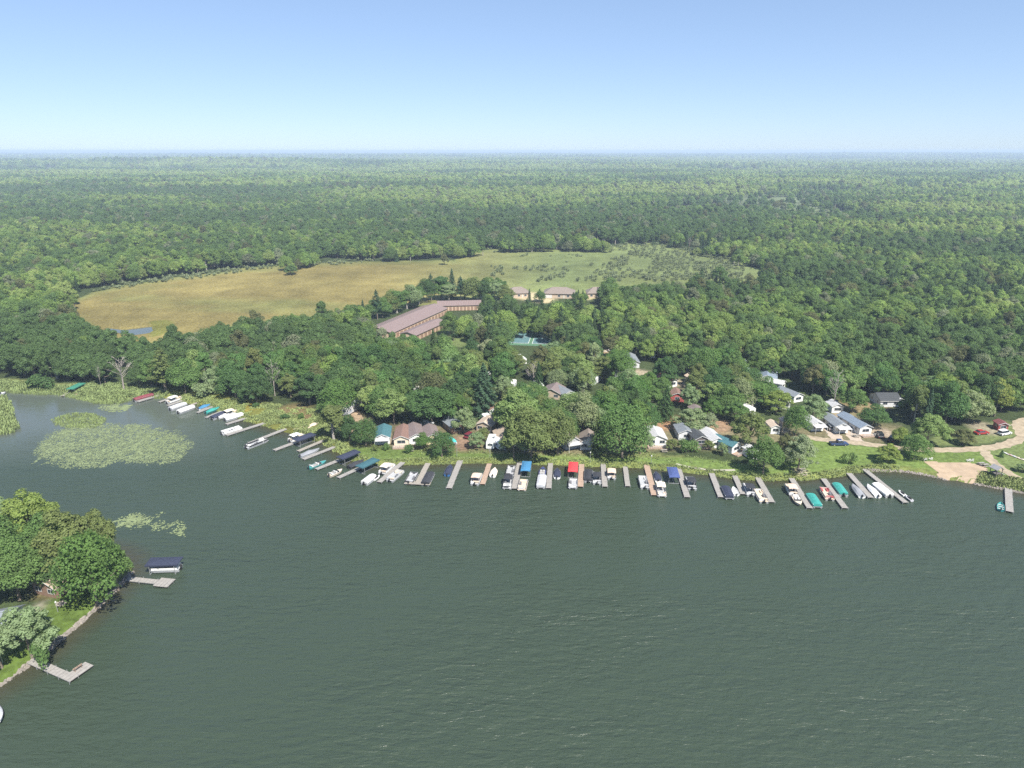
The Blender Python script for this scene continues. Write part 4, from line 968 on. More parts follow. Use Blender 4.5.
cabin(701, 446, 4.2, 6, 10, 'charcoal', 'dark', 'dark cabin with red patio between the grey and white cabins', 'cabin', deck=True)
cabin(717, 448, 4.4, 9, 8, 'white', 'white', 'plain white cabin left of the teal roofed shore cabin', 'cabin')
cabin(736, 452.5, 4.2, 8, 34, 'teal', 'white', 'cabin with a teal roof turned toward the lake', 'cabin', porch=False, deck=True)
cabin(757, 460, 3.2, 5, 20, 'white', 'white', 'small white shed half hidden left of the dense shore tree', 'shed')
cabin(775, 434, 3.0, 5, 0, 'pale tan', 'white', 'small white shed beside the tall tan shed', 'shed')
cabin(785, 433.5, 2.4, 3, 0, 'pale tan', 'tan', 'tall narrow tan shed behind the silvery shore tree', 'shed', h=4.2, rise=.5)
cabin(817, 431, 4.2, 7, 6, 'white', 'white', 'small white-gabled cabin with pale roof, left end of the lawn row', 'cabin', deck=False, porch=True)
cabin(841, 433, 4.3, 10, 4, 'grey', 'white', 'white cabin with slate grey roof and gabled porch, middle of the lawn row', 'cabin', porch=True)
cabin(865, 434.5, 4.4, 12, 10, 'blue grey', 'white', 'long cabin with blue-grey roof at the right of the lawn row', 'cabin', deck=True)
cabin(837, 413, 4.0, 5, 0, 'white', 'white', 'tiny white cabin behind the lawn row', 'cabin')
cabin(890, 407, 7.5, 8, 0, 'charcoal', 'pale grey', 'dim grey house under the trees behind the lawn row', 'house', wide=True)
cabin(899, 406, 2.6, 6, 5, 'white', 'white', 'white shed at the right side of the dim grey house', 'shed')
cabin(1002.5, 431, 3.0, 3.4, -8, 'maroon', 'red', 'maroon shed beside the gravel spur at the right edge', 'shed', h=2.3)
# deeper in the camp
cabin(551, 399, 7.0, 8, -18, 'mauve', 'tan', 'wide mauve roofed house in the clearing, left of the white camper', 'house', wide=False)
cabin(569, 400, 5.0, 9, 28, 'grey', 'white', 'white-walled grey roofed cabin right of the mauve roofed house', 'cabin')
cabin(633.5, 368, 5.0, 12, 0, 'grey', 'pale grey', 'narrow pale cabin with blue-grey roof and tan lean-to', 'cabin')
cabin(673, 387, 4.0, 8, 28, 'maroon', 'white', 'white-walled cabin with maroon roof deep in the camp', 'cabin')
cabin(677, 402, 5.0, 6, -6, 'red brown', 'red', 'red-walled cabin deep in the camp', 'cabin')
cabin(766, 385, 7.5, 11, -20, 'blue grey', 'white', 'big white house with blue-grey roof in the trees at the right', 'house')
cabin(783, 389, 4.2, 12, 52, 'white', 'white', 'long white-roofed mobile home right of the big white house', 'mobile_home')
cabin(774, 372, 6.5, 7, 0, 'pale tan', 'cream', 'cream house with pale tan roof behind the big white house', 'house')
cabin(757, 388, 4.0, 7, -30, 'pale tan', 'tan', 'tan-roofed cabin left of the big white house', 'cabin')
cabin(798, 402, 4.6, 9, 24, 'grey', 'white', 'grey roofed cabin below the long white mobile home', 'cabin')
cabin(789, 409, 2.8, 6, 58, 'white', 'white', 'white mobile home between yellowish and grey-green trees', 'mobile_home')
camper(493, 428, 25, 'white camper among the shore trees near the tan roofed cabin', L=7)
camper(490, 450, -6, 'white camper beside the thin olive tree on the shore', L=6)
camper(503, 450, 40, 'short white camper in front of the tan roofed cabin', L=5, body=(.6, .62, .66))
camper(640, 386, 10, 'white camper behind the large round shore tree', L=7)
camper(655, 386, -75, 'white camper parked sideways deep in the camp', L=7, awning='cream')
camper(618, 382, 0, 'white camper at the left of the deep camp clearing', L=6.5, body=(.6, .6, .58))
camper(541, 392, 15, 'white camper left of the mauve roofed house', L=6)
camper(345, 416, -20, 'grey camper beside the dirt track above the ramp', L=8, body=(.42, .42, .44))
camper(270, 384, -25, 'grey camper in the bare dirt patch on the left arm', L=8, body=(.42, .44, .47))
camper(750, 376, 30, 'cream camper left of the house cluster at the right', L=7, body=(.6, .56, .48))
camper(604, 369, 12, 'white camper peeking out just left of the narrow pale cabin', L=7)
camper(591, 386, -30, 'pale grey camper in the trees behind the two brown gables', L=7, body=(.5, .51, .52))
cabin(698, 386, 4.4, 7, 15, 'pale tan', 'white', 'small white cabin with pale tan roof right of the maroon roofed one', 'cabin')
camper(716, 397, 25, 'white camper in the woods below the small pale tan roofed cabin', L=7)
cabin(733, 405, 4.0, 7, -12, 'grey', 'white', 'white cabin with grey roof above the big dirt clearing at the right', 'cabin')
camper(605, 352, 60, 'cream camper on the bare dirt patch beyond the narrow pale cabin', L=7.5, body=(.56, .50, .40))
camper(524, 365, 20, 'white camper among the treetops below the play court', L=7)
camper(509, 392, -15, 'white camper just right of the dark broad spruce', L=7)
camper(744, 367, 10, 'white camper up in the woods left of the cream house', L=7)
cabin(419, 392, 4.0, 6, 8, 'charcoal', 'white', 'small white cabin with dark roof above the big spreading dark tree', 'cabin')
cabin(686, 373, 4.2, 7, -20, 'brown', 'cream', 'cream cabin with brown roof, farthest back near the maroon roofed one', 'cabin')
camper(719, 410, -40, 'white camper beside the reddish dirt behind the plain white cabin', L=6.5)
cabin(698, 418, 4.0, 5, 5, 'mauve', 'white', 'little mauve roofed cabin behind the grey-roofed shore cabin', 'cabin')
camper(752, 416, 18, 'white camper left of the small white and tall tan sheds', L=7)
camper(652, 359, -20, 'white camper farthest back, right of the narrow pale cabin', L=7)
# storage buildings and houses by the meadow
def storage(pa, pb, Wd, h, label, doors):
    """long low gable building whose front eave foot runs between two pixels"""
    a = P(*pa); b_ = P(*pb); d = b_-a; L = d.length; e = empty('storage_building', (a.x, a.y, LAND), math.atan2(d.y, d.x), label, 'storage building', 'storage buildings by the meadow')
    rise = Wd*.13
    def wl_(mb):
        mb.box((L/2, Wd/2, h/2-.2), (L, Wd, h+.4))
        for x in (.06, L-.06): mb.add([(x-.05, 0, h), (x-.05, Wd, h), (x-.05, Wd/2, h+rise), (x+.05, 0, h), (x+.05, Wd, h), (x+.05, Wd/2, h+rise)], [(0, 2, 1), (3, 4, 5), (0, 1, 4, 3), (1, 2, 5, 4), (2, 0, 3, 5)])
    obj('wall', (lambda m: (wl_(m), m)[1])(MB()), mat('beige_metal_siding', (.50, .38, .27), .6), e)
    rb = MB()
    for s_ in (-1, 1):
        y1 = Wd/2+s_*(Wd/2+.5); z1 = h-rise*.5/(Wd/2)
        vs = [(-.5, Wd/2, h+rise), (L+.5, Wd/2, h+rise), (L+.5, y1, z1), (-.5, y1, z1)]; vs += [(p[0], p[1], p[2]+.15) for p in vs]
        fs = [(0, 1, 2, 3), (7, 6, 5, 4), (0, 4, 5, 1), (1, 5, 6, 2), (2, 6, 7, 3), (3, 7, 4, 0)]
        rb.add(vs, [f[::-1] for f in fs] if s_ < 0 else fs)
    obj('roof', rb, striped('ribbed_brown_roof', (.21, .155, .14), (.15, .11, .10), 'X', 1.0, .5, .15), e)
    for k in range(doors):
        w_ = L/doors*.72
        o = part('garage_door', e, ('gd', round(w_, 2), h), lambda mb: [mb.box((0, -.04, .3+j*.55), (w_, .08, .52)) for j in range(int((h-.6)/.55))], mat('garage_door_brown', (.26, .17, .12), .5))
        o.location = (L*(k+.5)/doors, 0, 0)
    return e
storage((392, 339.5), (447, 314), 16, 3.3, 'long brown-roofed storage building with a row of garage doors', 16)
storage((438, 311), (481, 310), 12, 3.1, 'brown-roofed storage building behind, set across the end of the long one', 12)
storage((416, 341), (446, 327), 9, 2.9, 'short brown-roofed storage building in front of the long one', 8)
def hip_house(px, py, Wd, L, rot, label, garage=False):
    p = P(px, py); h = 3.0; rise = 3.2; e = empty('house', (p.x, p.y, LAND), R(rot), label, 'house', 'brown-roofed houses at the edge of the meadow')
    part('wall', e, ('hw', Wd, L), lambda mb: mb.box((0, L/2, h/2-.2), (Wd, L, h+.4)), wmat('tan'))
    def rf(mb):
        o = .6; r = L/2
        vs = [(-Wd/2-o, -o, h), (Wd/2+o, -o, h), (Wd/2+o, L+o, h), (-Wd/2-o, L+o, h), (-Wd/2+r*.8, L/2, h+rise), (Wd/2-r*.8, L/2, h+rise)]
        mb.add(vs, [(0, 1, 5, 4), (1, 2, 5), (2, 3, 4, 5), (3, 0, 4), (3, 2, 1, 0)])
    part('roof', e, ('hr', Wd, L), rf, rmat('pinkish brown'))
    for s_ in (-1, 0, 1): window(e, (s_*Wd*.3, 0, 1.6), (1.4, 1.1), '-y')
    d_ = part('door', e, 'hd', lambda mb: mb.box((0, -.03, 0), (.95, .06, 2.1)), mat('door_panel', (.50, .46, .40), .5)); d_.location = (Wd*.16, 0, 1.1)
    if garage:
        o = part('garage_door', e, 'hg', lambda mb: mb.box((0, -.04, 0), (4.6, .08, 2.2)), WHITE); o.location = (-Wd*.38+.4, -.03, 1.2)
    return e
hip_house(519, 298, 14, 11, 10, 'smaller brown hip-roofed house, left of the three by the meadow')
hip_house(559, 298.5, 19, 13, -6, 'largest brown hip-roofed house, in the middle by the meadow', True)
hip_house(597, 298, 12, 10, 0, 'brown hip-roofed house, right of the three by the meadow')
# peninsula houses
cabin(46, 596, 6.5, 9, -18, 'tan', 'brown', 'tan-roofed house hidden under the peninsula trees', 'house', wide=False)
cabin(-14, 648, 9, 8, 20, 'grey', 'white', 'white house at the left frame edge on the peninsula', 'house', wide=True, h=2.8)
cabin(44, 545, 3.2, 4, 20, 'white', 'white', 'small white shed showing between the peninsula treetops', 'shed')

# ---- vehicles
def car(px, py, rot, kind, color, label, cat=None):
    p = P(px, py); e = empty({'suv': 'parked_car', 'sedan': 'parked_car', 'pickup': 'pickup_truck'}[kind], (p.x, p.y, LAND+.02), R(rot), label, cat or {'suv': 'car', 'sedan': 'car', 'pickup': 'pickup truck'}[kind], 'vehicles parked in the camp')
    L, Wd, H = {'suv': (4.8, 1.95, 1.8), 'sedan': (4.7, 1.85, 1.45), 'pickup': (5.7, 2.0, 1.9)}[kind]
    cm = mat('car_paint_'+color[0], color[1], .25, .03, spec=.6)
    belt = .98 if kind != 'sedan' else .9
    def body(mb):
        prof = [(-L/2, .45), (-L/2+.1, .32), (L/2-.15, .32), (L/2, .5), (L/2-.03, .75), (L/2-.25, belt-.1), (L*.2, belt), (-L/2+.1, belt), (-L/2, belt-.15)]
        rg = [[Vector((x, y, z)) if abs(y) < Wd/2-.01 else Vector((x*.985, y, .35+(z-.35)*.93)) for x, z in prof] for y in (-Wd/2, -Wd/2+.12, Wd/2-.12, Wd/2)]
        mb.loft(rg)
    part('body', e, kind, body, cm)
    g = {'suv': (-L*.47, L*.10, -L*.42, L*.24), 'sedan': (-L*.28, L*.08, -L*.40, L*.22), 'pickup': (-L*.10, L*.12, -L*.13, L*.23)}[kind]
    def cab(mb):
        vs = []
        for s_ in (-1, 1): vs += [(g[2], s_*(Wd/2-.08), belt-.03), (g[3], s_*(Wd/2-.08), belt-.03), (g[1], s_*(Wd/2-.24), H-.06), (g[0], s_*(Wd/2-.24), H-.06)]
        mb.add(vs, [(0, 1, 2, 3), (7, 6, 5, 4), (0, 4, 5, 1), (1, 5, 6, 2), (2, 6, 7, 3), (3, 7, 4, 0)])
    part('window', e, kind, cab, glass())
    part('roof', e, kind, lambda mb: mb.box(((g[0]+g[1])/2, 0, H-.03), (g[1]-g[0]+.06, Wd-.44, .07), taper=.93), cm)
    if kind == 'pickup': part('cargo_bed', e, 'bed', lambda mb: mb.box((-L*.31, 0, belt+.012), (L*.30, Wd-.3, .02)), BLACK)
    for x in (-L*.31, L*.31):
        for s_ in (-1, 1):
            w_ = part('wheel', e, 'w', lambda mb: mb.tube([(0, -.12, 0), (0, .12, 0)], .36, 14), BLACK); w_.location = (x, s_*(Wd/2-.1), .36)
            part('rim', w_, 'r', lambda mb: mb.tube([(0, -.13, 0), (0, .13, 0)], .2, 10), METAL)
    for s_ in (-1, 1):
        part('headlight', e, (kind, s_), lambda mb: mb.box((L/2-.1, s_*(Wd/2-.3), .68), (.16, .32, .14)), mat('headlamp', (.7, .7, .7), .2))
        part('tail_light', e, (kind, s_), lambda mb: mb.box((-L/2+.03, s_*(Wd/2-.25), .72), (.1, .22, .2)), mat('taillamp', (.35, .02, .02), .3))
    return e
cB = ('black', (.02, .022, .026)); cW = ('white', (.68, .68, .68)); cG = ('grey', (.20, .21, .22)); cS = ('silver', (.42, .43, .44)); cR = ('red', (.30, .03, .03)); cU = ('navy', (.03, .05, .12)); cM = ('maroon', (.14, .02, .03))
car(838.5, 445, 0, 'pickup', cU, 'dark blue pickup truck stopped on the gravel road by the lawn')
car(879, 436.5, 78, 'suv', cB, 'black car parked just right of the long blue-grey cabin')
car(892, 440.5, 50, 'suv', cB, 'black car in the shade left of the yellow-green bush')
car(829.5, 429, 85, 'suv', cG, 'grey car on the driveway left of the slate-roofed cabin')
car(851, 429, 88, 'sedan', cS, 'silver car on the driveway beside the long blue-grey cabin')
car(488, 375, 70, 'sedan', cW, 'white car behind the dark spruce')
car(475, 380, 20, 'suv', cW, 'white car left behind the dark spruce')
car(566, 380, 15, 'suv', cB, 'black car in the clearing behind the mauve roofed house')
car(446, 407, 10, 'suv', cB, 'black car in the shade behind the big spreading dark tree')
car(427, 424.5, 20, 'sedan', cS, 'silver car behind the mauve-roofed mobile homes')
car(357, 403, 30, 'suv', cB, 'dark car parked right of the bright round tree')
car(981, 434, 10, 'sedan', cR, 'red car in the yard near the gravel road')
car(610, 350, 80, 'pickup', cS, 'silver pickup truck on the dirt behind the narrow pale cabin')
car(545, 375, 60, 'suv', cG, 'grey car left of the black car in the clearing')
car(646, 389, 60, 'suv', cW, 'white car beside the deep camp campers')
car(470, 437, 60, 'suv', cM, 'maroon car between turquoise boat cover and camper')
car(669, 396, 80, 'sedan', cW, 'white car in front of the red-walled cabin')
car(1004, 434.5, 20, 'suv', cW, 'white car beside the maroon shed')
# boat on trailer under turquoise cover
p = P(451, 443); e = empty('covered_boat', (p.x, p.y, LAND+.45), R(-52), 'turquoise covered boat stored on the lawn by the brown cabin', 'boat'); speedboat(e, WHT, cc('turquoise'), L=6.5, Wd=2.5)
part('trailer', e, 'tr', lambda mb: (mb.box((0, 0, -.3), (5, 1.2, .1)), mb.tube([(-.8, -1.0, -.2), (-.8, 1.0, -.2)], .05, 5), mb.tube([(-.8, -1.05, -.15), (-.8, -.85, -.15)], .3, 10), mb.tube([(-.8, .85, -.15), (-.8, 1.05, -.15)], .3, 10)), METAL)
# boats stacked / kayaks by the lane
def kayak(px, py, rot, c, label):
    p = P(px, py); e = empty('kayak', (p.x, p.y, LAND+.02), R(rot), label, 'kayak', 'kayaks and rowing boats on the grass')
    part('hull', e, c[0], lambda mb: mb.loft([[Vector((x, w*math.cos(t), .2+.18*math.sin(t)+.08*(x/1.8)**2)) for t in [k*math.pi/4 for k in range(8)]] for x, w in ((-1.8, .03), (-1.2, .22), (-.4, .35), (.4, .35), (1.2, .22), (1.8, .03))]), mat('kayak_'+c[0], c[1], .4))
    part('cockpit', e, 'ck', lambda mb: mb.prism([(.5*math.cos(k*math.pi/5), .2*math.sin(k*math.pi/5)) for k in range(10)], .36, .40), BLACK)
for i, (px, py, c, lb) in enumerate([(1009, 455, ('white', (.65, .65, .63)), 'white kayak, leftmost on the rack of boats at the right edge'), (1013, 456.5, ('pink', (.6, .4, .36)), 'pinkish kayak between two pale ones at the right edge'),
                                     (1017, 458, ('pale', (.55, .57, .58)), 'pale grey kayak right of the pinkish one'), (1021, 459.5, ('cream', (.62, .55, .42)), 'cream kayak nearest the right frame edge')]): kayak(px, py, 118, c, lb)

# ---- play court
pts = [P(507, 345), P(552, 346.5), P(548, 329.5), P(511, 329)]
o_, u_, v_ = pts[0], pts[1]-pts[0], pts[3]-pts[0]
e = empty('play_court', tuple(o_), 0, 'green and blue play court with a path on its right', 'sports court')
Lx, Ly = u_.length, v_.length; e.rotation_euler = (0, 0, math.atan2(u_.y, u_.x))
def rect(mb, x0, y0, x1, y1, z): mb.box(((x0+x1)/2, (y0+y1)/2, z), (x1-x0, y1-y0, .02))
mb = MB(); rect(mb, 0, 0, Lx, Ly, .02); obj('surface', mb, mat('court_green', (.07, .155, .085), .8, .1, .5), e)
mb = MB(); rect(mb, Lx*.08, Ly*.12, Lx*.46, Ly*.9, .031); rect(mb, Lx*.54, Ly*.12, Lx*.92, Ly*.9, .031); obj('playing_area', mb, mat('court_blue', (.08, .155, .165), .8, .1, .5), e)
mb = MB()
for a0 in (.08, .54):
    x0, x1 = Lx*a0, Lx*(a0+.38); y0, y1 = Ly*.12, Ly*.9
    rect(mb, x0, y0, x1, y0+.15, .045); rect(mb, x0, y1-.15, x1, y1, .045); rect(mb, x0, y0+.16, x0+.15, y1-.16, .045); rect(mb, x1-.15, y0+.16, x1, y1-.16, .045); rect(mb, x0+.16, (y0+y1)/2-.07, x1-.16, (y0+y1)/2+.07, .045)
obj('line_marking', mb, mat('court_lines', (.7, .7, .68), .8), e)
fb = empty('wire_fence', tuple(o_), e.rotation_euler[2], 'low wire fence round the play court', 'fence')
mb = MB()
for k in range(14):
    for y in (-.6, Ly+.6): mb.tube([(Lx*k/13, y, 0), (Lx*k/13, y, 1.6)], .04, 5)
mb.tube([(0, -.6, 1.6), (Lx, -.6, 1.6)], .03, 5); mb.tube([(0, Ly+.6, 1.6), (Lx, Ly+.6, 1.6)], .03, 5); obj('rail', mb, METAL, fb)

# ---- small things
def chair(px, py, rot, c, label, z=LAND):
    p = P(px, py, z); e = empty('lawn_chair', (p.x, p.y, z+.01), R(rot), label, 'chair', 'chairs by the beach')
    m = mat('chair_'+c[0], c[1], .6)
    part('seat', e, 'cs', lambda mb: [mb.box((0, -.25+k*.14, .36-k*.02), (.6, .12, .03)) for k in range(4)], m)
    part('backrest', e, 'cb', lambda mb: [mb.box((-.22+k*.15, .34, .72), (.13, .03, .8), M=Matrix.Rotation(R(-18), 3, 'X')) for k in range(4)], m)
    for s_ in (-1, 1): part('armrest', e, ('ca', s_), lambda mb: (mb.box((s_*.38, 0, .58), (.13, .75, .03)), mb.box((s_*.38, -.3, .28), (.06, .06, .57)), mb.box((s_*.38, .25, .26), (.06, .06, .52))), m)
cWt = ('white', (.7, .7, .68))
for i, (px, py, lb) in enumerate([(925, 460.5, 'white lawn chair at the left corner of the beach'), (930.5, 460, 'white lawn chair just right of the corner one at the beach'), (968, 461.5, 'white lawn chair, left of the middle pair above the beach'), (971.5, 461.5, 'white lawn chair, right of the middle pair above the beach')]): chair(px, py, 180, cWt, lb)
def picnic(px, py, rot, label, m=WOODP):
    p = P(px, py); e = empty('picnic_table', (p.x, p.y, LAND+.01), R(rot), label, 'picnic table', 'picnic tables in the camp')
    part('tabletop', e, 'pt', lambda mb: [mb.box((0, -.32+k*.16, .75), (1.9, .14, .04)) for k in range(5)], m)
    for s_ in (-1, 1):
        part('bench_seat', e, ('ps', s_), lambda mb: mb.box((0, s_*.75, .45), (1.9, .26, .04)), m)
        part('leg', e, ('pl', s_), lambda mb: (mb.box((s_*.7, 0, .40), (.08, 1.6, .07)), mb.box((s_*.7, -.35, .36), (.07, .07, .78), M=Matrix.Rotation(R(-22), 3, 'X')), mb.box((s_*.7, .35, .36), (.07, .07, .78), M=Matrix.Rotation(R(22), 3, 'X'))), m)
picnic(981, 465, 10, 'pale picnic table at the right end of the beach', GREYP)
picnic(985.5, 466.5, 15, 'pale picnic table right at the beach corner beside the play house', GREYP)
picnic(802, 471, 20, 'picnic table under the silvery shore tree', WOODP)
picnic(411, 451, 0, 'picnic table in front of the mobile homes', WOODP)
picnic(664, 452, 10, 'picnic table beside the white-roofed cabin deck', WOODP)
picnic(526, 452, 30, 'picnic table under the massive olive tree', WOODP)
picnic(856, 437, 5, 'picnic table between the slate and the blue-grey cabins', WOODP)
picnic(60, 640, 30, 'picnic table on the peninsula lawn beside the silvery tree', WOODP)
# play house
p = P(995, 476); e = empty('play_structure', (p.x, p.y, LAND), R(15), 'dark weathered play structure beside the beach', 'play structure')
dk = mat('dark_timber', (.11, .10, .09), .9)
for x in (-1, 1):
    for y in (-1, 1): o = part('post', e, 'pp', lambda mb: mb.box((0, 0, 1.2), (.14, .14, 2.8)), dk); o.location = (x, y, 0)
part('platform', e, 'pf', lambda mb: mb.box((0, 0, 1.1), (2.1, 2.1, .1)), dk)
part('roof', e, 'rf', lambda mb: [mb.add([(s_*1.3, -1.3, 2.4), (s_*1.3, 1.3, 2.4), (0, 1.3, 3.3), (0, -1.3, 3.3), (s_*1.3, -1.3, 2.5), (s_*1.3, 1.3, 2.5), (0, 1.3, 3.4), (0, -1.3, 3.4)], [(0, 1, 2, 3), (7, 6, 5, 4), (0, 4, 5, 1), (1, 5, 6, 2), (2, 6, 7, 3), (3, 7, 4, 0)]) for s_ in (-1, 1)], mat('play_roof_grey', (.24, .24, .25), .8))
part('slide', e, 'sl', lambda mb: mb.box((2.2, 0, .62), (2.6, .6, .06), M=Matrix.Rotation(R(24), 3, 'Y')), mat('slide_pale', (.55, .55, .52), .4))
# fire ring on the peninsula
def fire_ring(px, py, label):
    p = P(px, py); e = empty('fire_ring', (p.x, p.y, LAND), 0, label, 'fire pit')
    mb = MB()
    for k in range(11): mb.box((.8*math.cos(k*.571), .8*math.sin(k*.571), .12), (.36, .3, .28), k*.571, taper=.8)
    obj('stone_ring', mb, mat('field_stone', (.35, .30, .26), .9), e)
    mb = MB(); mb.prism([(.66*math.cos(k*.52), .66*math.sin(k*.52)) for k in range(12)], -.02, .05); obj('ash_bed', mb, mat('ash', (.10, .095, .09), 1), e)
fire_ring(61, 604, 'round stone fire pit on the peninsula lawn'); fire_ring(804, 474, 'stone fire pit at the shore left of the open lawn')
def lamp_post(px, py, label, h=5):
    p = P(px, py); e = empty('lamp_post', (p.x, p.y, LAND-.05), 0, label, 'lamp post', 'posts in the camp')
    part('pole', e, h, lambda mb: mb.tube([(0, 0, 0), (0, 0, h)], [.07, .045], 7), METAL)
    part('lamp_head', e, h, lambda mb: mb.tube([(0, 0, h), (0, 0, h+.12), (0, 0, h+.4), (0, 0, h+.46)], [.12, .2, .16, .02], 8), WHITE)
lamp_post(58, 612, 'white post lamp on the peninsula lawn by the fire pit', 2.2); lamp_post(3, 664, 'white post lamp at the left edge of the peninsula', 2.2); lamp_post(457, 457, 'slim lamp post at the head of the long plain dock', 4.5)
lamp_post(490, 457, 'slim lamp post at the head of the brownish dock', 4.5); lamp_post(590, 462, 'slim white-topped post above the red canopied lift', 3); lamp_post(651, 464, 'post with white head at the head of the pinkish brown dock', 2.5)
# stones edging the peninsula and the right-hand shore
def riprap(pxs, n_, label, zc=.15, jit=.45, size=(.25, .6)):
    g = random.Random(len(pxs)*7+n_); pts = [P(x, y, 0) for x, y in pxs]; mb = MB()
    seg = [(pts[i+1]-pts[i]).length for i in range(len(pts)-1)]; tot = sum(seg)
    for k in range(n_):
        t = (k+g.random())/n_*tot; i = 0
        while i < len(seg)-1 and t > seg[i]: t -= seg[i]; i += 1
        p = pts[i].lerp(pts[i+1], min(1, t/seg[i])); s = g.uniform(*size)
        x = p.x+g.uniform(-jit, jit); y = p.y+g.uniform(-jit, jit)
        z = float(np.clip(land_sdf(np.array([x]), np.array([y]))[0]*.45, -.35, LAND))
        n0 = len(mb.v); mb.box((x, y, z+.04), (s*g.uniform(.8, 1.3), s, s*.7), g.uniform(0, 3.1), taper=g.uniform(.5, .85))
        mb.v[n0:] = [(v[0]+g.uniform(-.06, .06), v[1]+g.uniform(-.06, .06), v[2]+g.uniform(-.05, .05)) for v in mb.v[n0:]]
    tag(obj('shore_stones', mb, mat('shore_stone', (.22, .195, .17), .9, .35, .9)), label, 'stones', kind='stuff')
riprap(PEN[:9], 620, 'rough stones edging the peninsula lawn at the waterline')
riprap([(868, 471.3), (880, 471), (905, 472), (925, 475), (940, 478.5), (948, 481)], 260, 'pale stones along the waterline left of the beach')
riprap([(975, 484), (990, 487), (1010, 491), (1030, 494)], 200, 'pale stones along the waterline right of the beach')
# lily pads
def pads(poly, n_, label, smin=.25, smax=.75, thr=.45):
    g = np.random.default_rng(n_); w = [tuple(P(x, y, 0).xy) for x, y in poly]; xs = [q[0] for q in w]; ys = [q[1] for q in w]
    X = g.uniform(min(xs), max(xs), n_*5); Y = g.uniform(min(ys), max(ys), n_*5); d = sdf(X, Y, w)
    dens = fbm(X*.35, Y*.22, 9, 3); k = (d > -3) & (g.random(len(X)) < np.clip((.55*(dens-.5)+np.clip(d/13, -.3, .30)-(thr-.5))*2.4, 0, .85)) & (land_sdf(X, Y) < -.3)
    X = X[k][:n_]; Y = Y[k][:n_]; N = len(X); S_ = g.uniform(smin, smax, N); A = g.uniform(0, 6.28, N)
    an = np.arange(6)*math.pi/3; R_ = g.uniform(.75, 1.1, (N, 6))
    V = np.stack([X[:, None]+S_[:, None]*R_*np.cos(an+A[:, None]), Y[:, None]+S_[:, None]*R_*np.sin(an+A[:, None]), np.full((N, 6), .02)+g.uniform(0, .03, (N, 1))], -1)
    me = bpy.data.meshes.new('lily_pads'); fill_mesh(me, V.reshape(-1, 3), np.arange(N*6).reshape(-1, 6))
    tag(link('lily_pads', me, mat('lily_pad', (.165, .20, .09), .55, .3, .5, spec=.5)), label, 'lily pads', kind='stuff')
pads([(48, 432), (75, 424), (110, 421), (150, 425), (178, 432), (192, 443), (186, 455), (168, 466), (130, 464), (80, 469), (40, 465), (33, 448)], 17000, 'broad pale raft of lily pads in the left cove', .10, .27, .49)
pads([(112, 522), (130, 509), (160, 515), (185, 528), (186, 536), (160, 535), (135, 530), (118, 540)], 1500, 'thin scatter of lily pads off the peninsula', .12, .32, .53)
pads([(95, 405), (140, 402), (128, 412), (100, 412)], 260, 'few lily pads below the reedy bank', .25, .6, .52)
# reeds and long grass: bent blades in tufts
def grass(poly_px, n_, hgt, m, label, z=LAND, width=.05, in_water=False, cond=None, name='tall_grass', thr=0.0):
    g = np.random.default_rng(n_+7); w = [tuple(P(x, y, 0 if in_water else LAND).xy) for x, y in poly_px]; xs = [q[0] for q in w]; ys = [q[1] for q in w]
    X = g.uniform(min(xs), max(xs), n_*6); Y = g.uniform(min(ys), max(ys), n_*6)
    k = in_poly(X, Y, w) & (fbm(X*.25, Y*.25, 17, 3) > thr); X, Y = X[k], Y[k]; s = land_sdf(X, Y)
    k = cond(s) if cond else (s > .2); X, Y, s = X[k][:n_], Y[k][:n_], s[k][:n_]; N = len(X)
    zb = np.where(s > 0, np.minimum(LAND, s*.45), np.maximum(s*.35, -.6))
    q = []
    for j in range(5):
        a = g.uniform(0, 6.28, N); h = hgt*g.uniform(.5, 1.1, N); ln = h*.45; bx = X+g.normal(size=N)*.18; by = Y+g.normal(size=N)*.18; wd = width*g.uniform(.7, 1.5, N)
        ca, sa = np.cos(a), np.sin(a)
        v0 = np.stack([bx-sa*wd, by+ca*wd, zb], -1); v1 = np.stack([bx+sa*wd, by-ca*wd, zb], -1)
        v2 = np.stack([bx+ca*ln+sa*wd*.6, by+sa*ln-ca*wd*.6, np.maximum(zb, 0)+h], -1); v3 = np.stack([bx+ca*ln-sa*wd*.6, by+sa*ln+ca*wd*.6, np.maximum(zb, 0)+h], -1)
        q.append(np.stack([v0, v1, v2, v3], 1))
    me = mesh_quads(name, np.concatenate(q)); tag(link(name, me, m), label, 'grass', kind='stuff')
GR1 = mat('reed_green', (.17, .22, .08), .8, .3, .35); GR2 = mat('bank_yellow_green', (.185, .225, .075), .8, .4, .25); GR3 = mat('bank_green', (.17, .215, .075), .8, .3, .3)
grass([(0, 380), (62, 386), (90, 384), (150, 384), (170, 394), (150, 399), (120, 405), (95, 404), (60, 395), (0, 395)], 4600, .8, GR1, 'reeds on the marshy bank at the far left', cond=lambda s: (s > -2.5) & (s < 26), width=.12)
grass([(-30, 396), (10, 396), (20, 430), (10, 436), (-30, 438)], 1500, 1.1, GR1, 'reeds on the little marsh point at the left edge', cond=lambda s: s > -1.5, width=.12)
grass([(52, 420), (70, 413), (95, 414), (108, 420), (95, 428), (70, 428), (55, 425)], 700, .6, GR1, 'reed clump standing in the left cove', in_water=True, cond=lambda s: s < 5, width=.10)
grass([(150, 392), (200, 394), (260, 402), (330, 412), (350, 450), (345, 462), (300, 440), (240, 424), (180, 406)], 6000, .5, GR2, 'yellow-green rank growth on the left arm bank', cond=lambda s: (s > -.6) & (s < 30), width=.10, thr=.42)
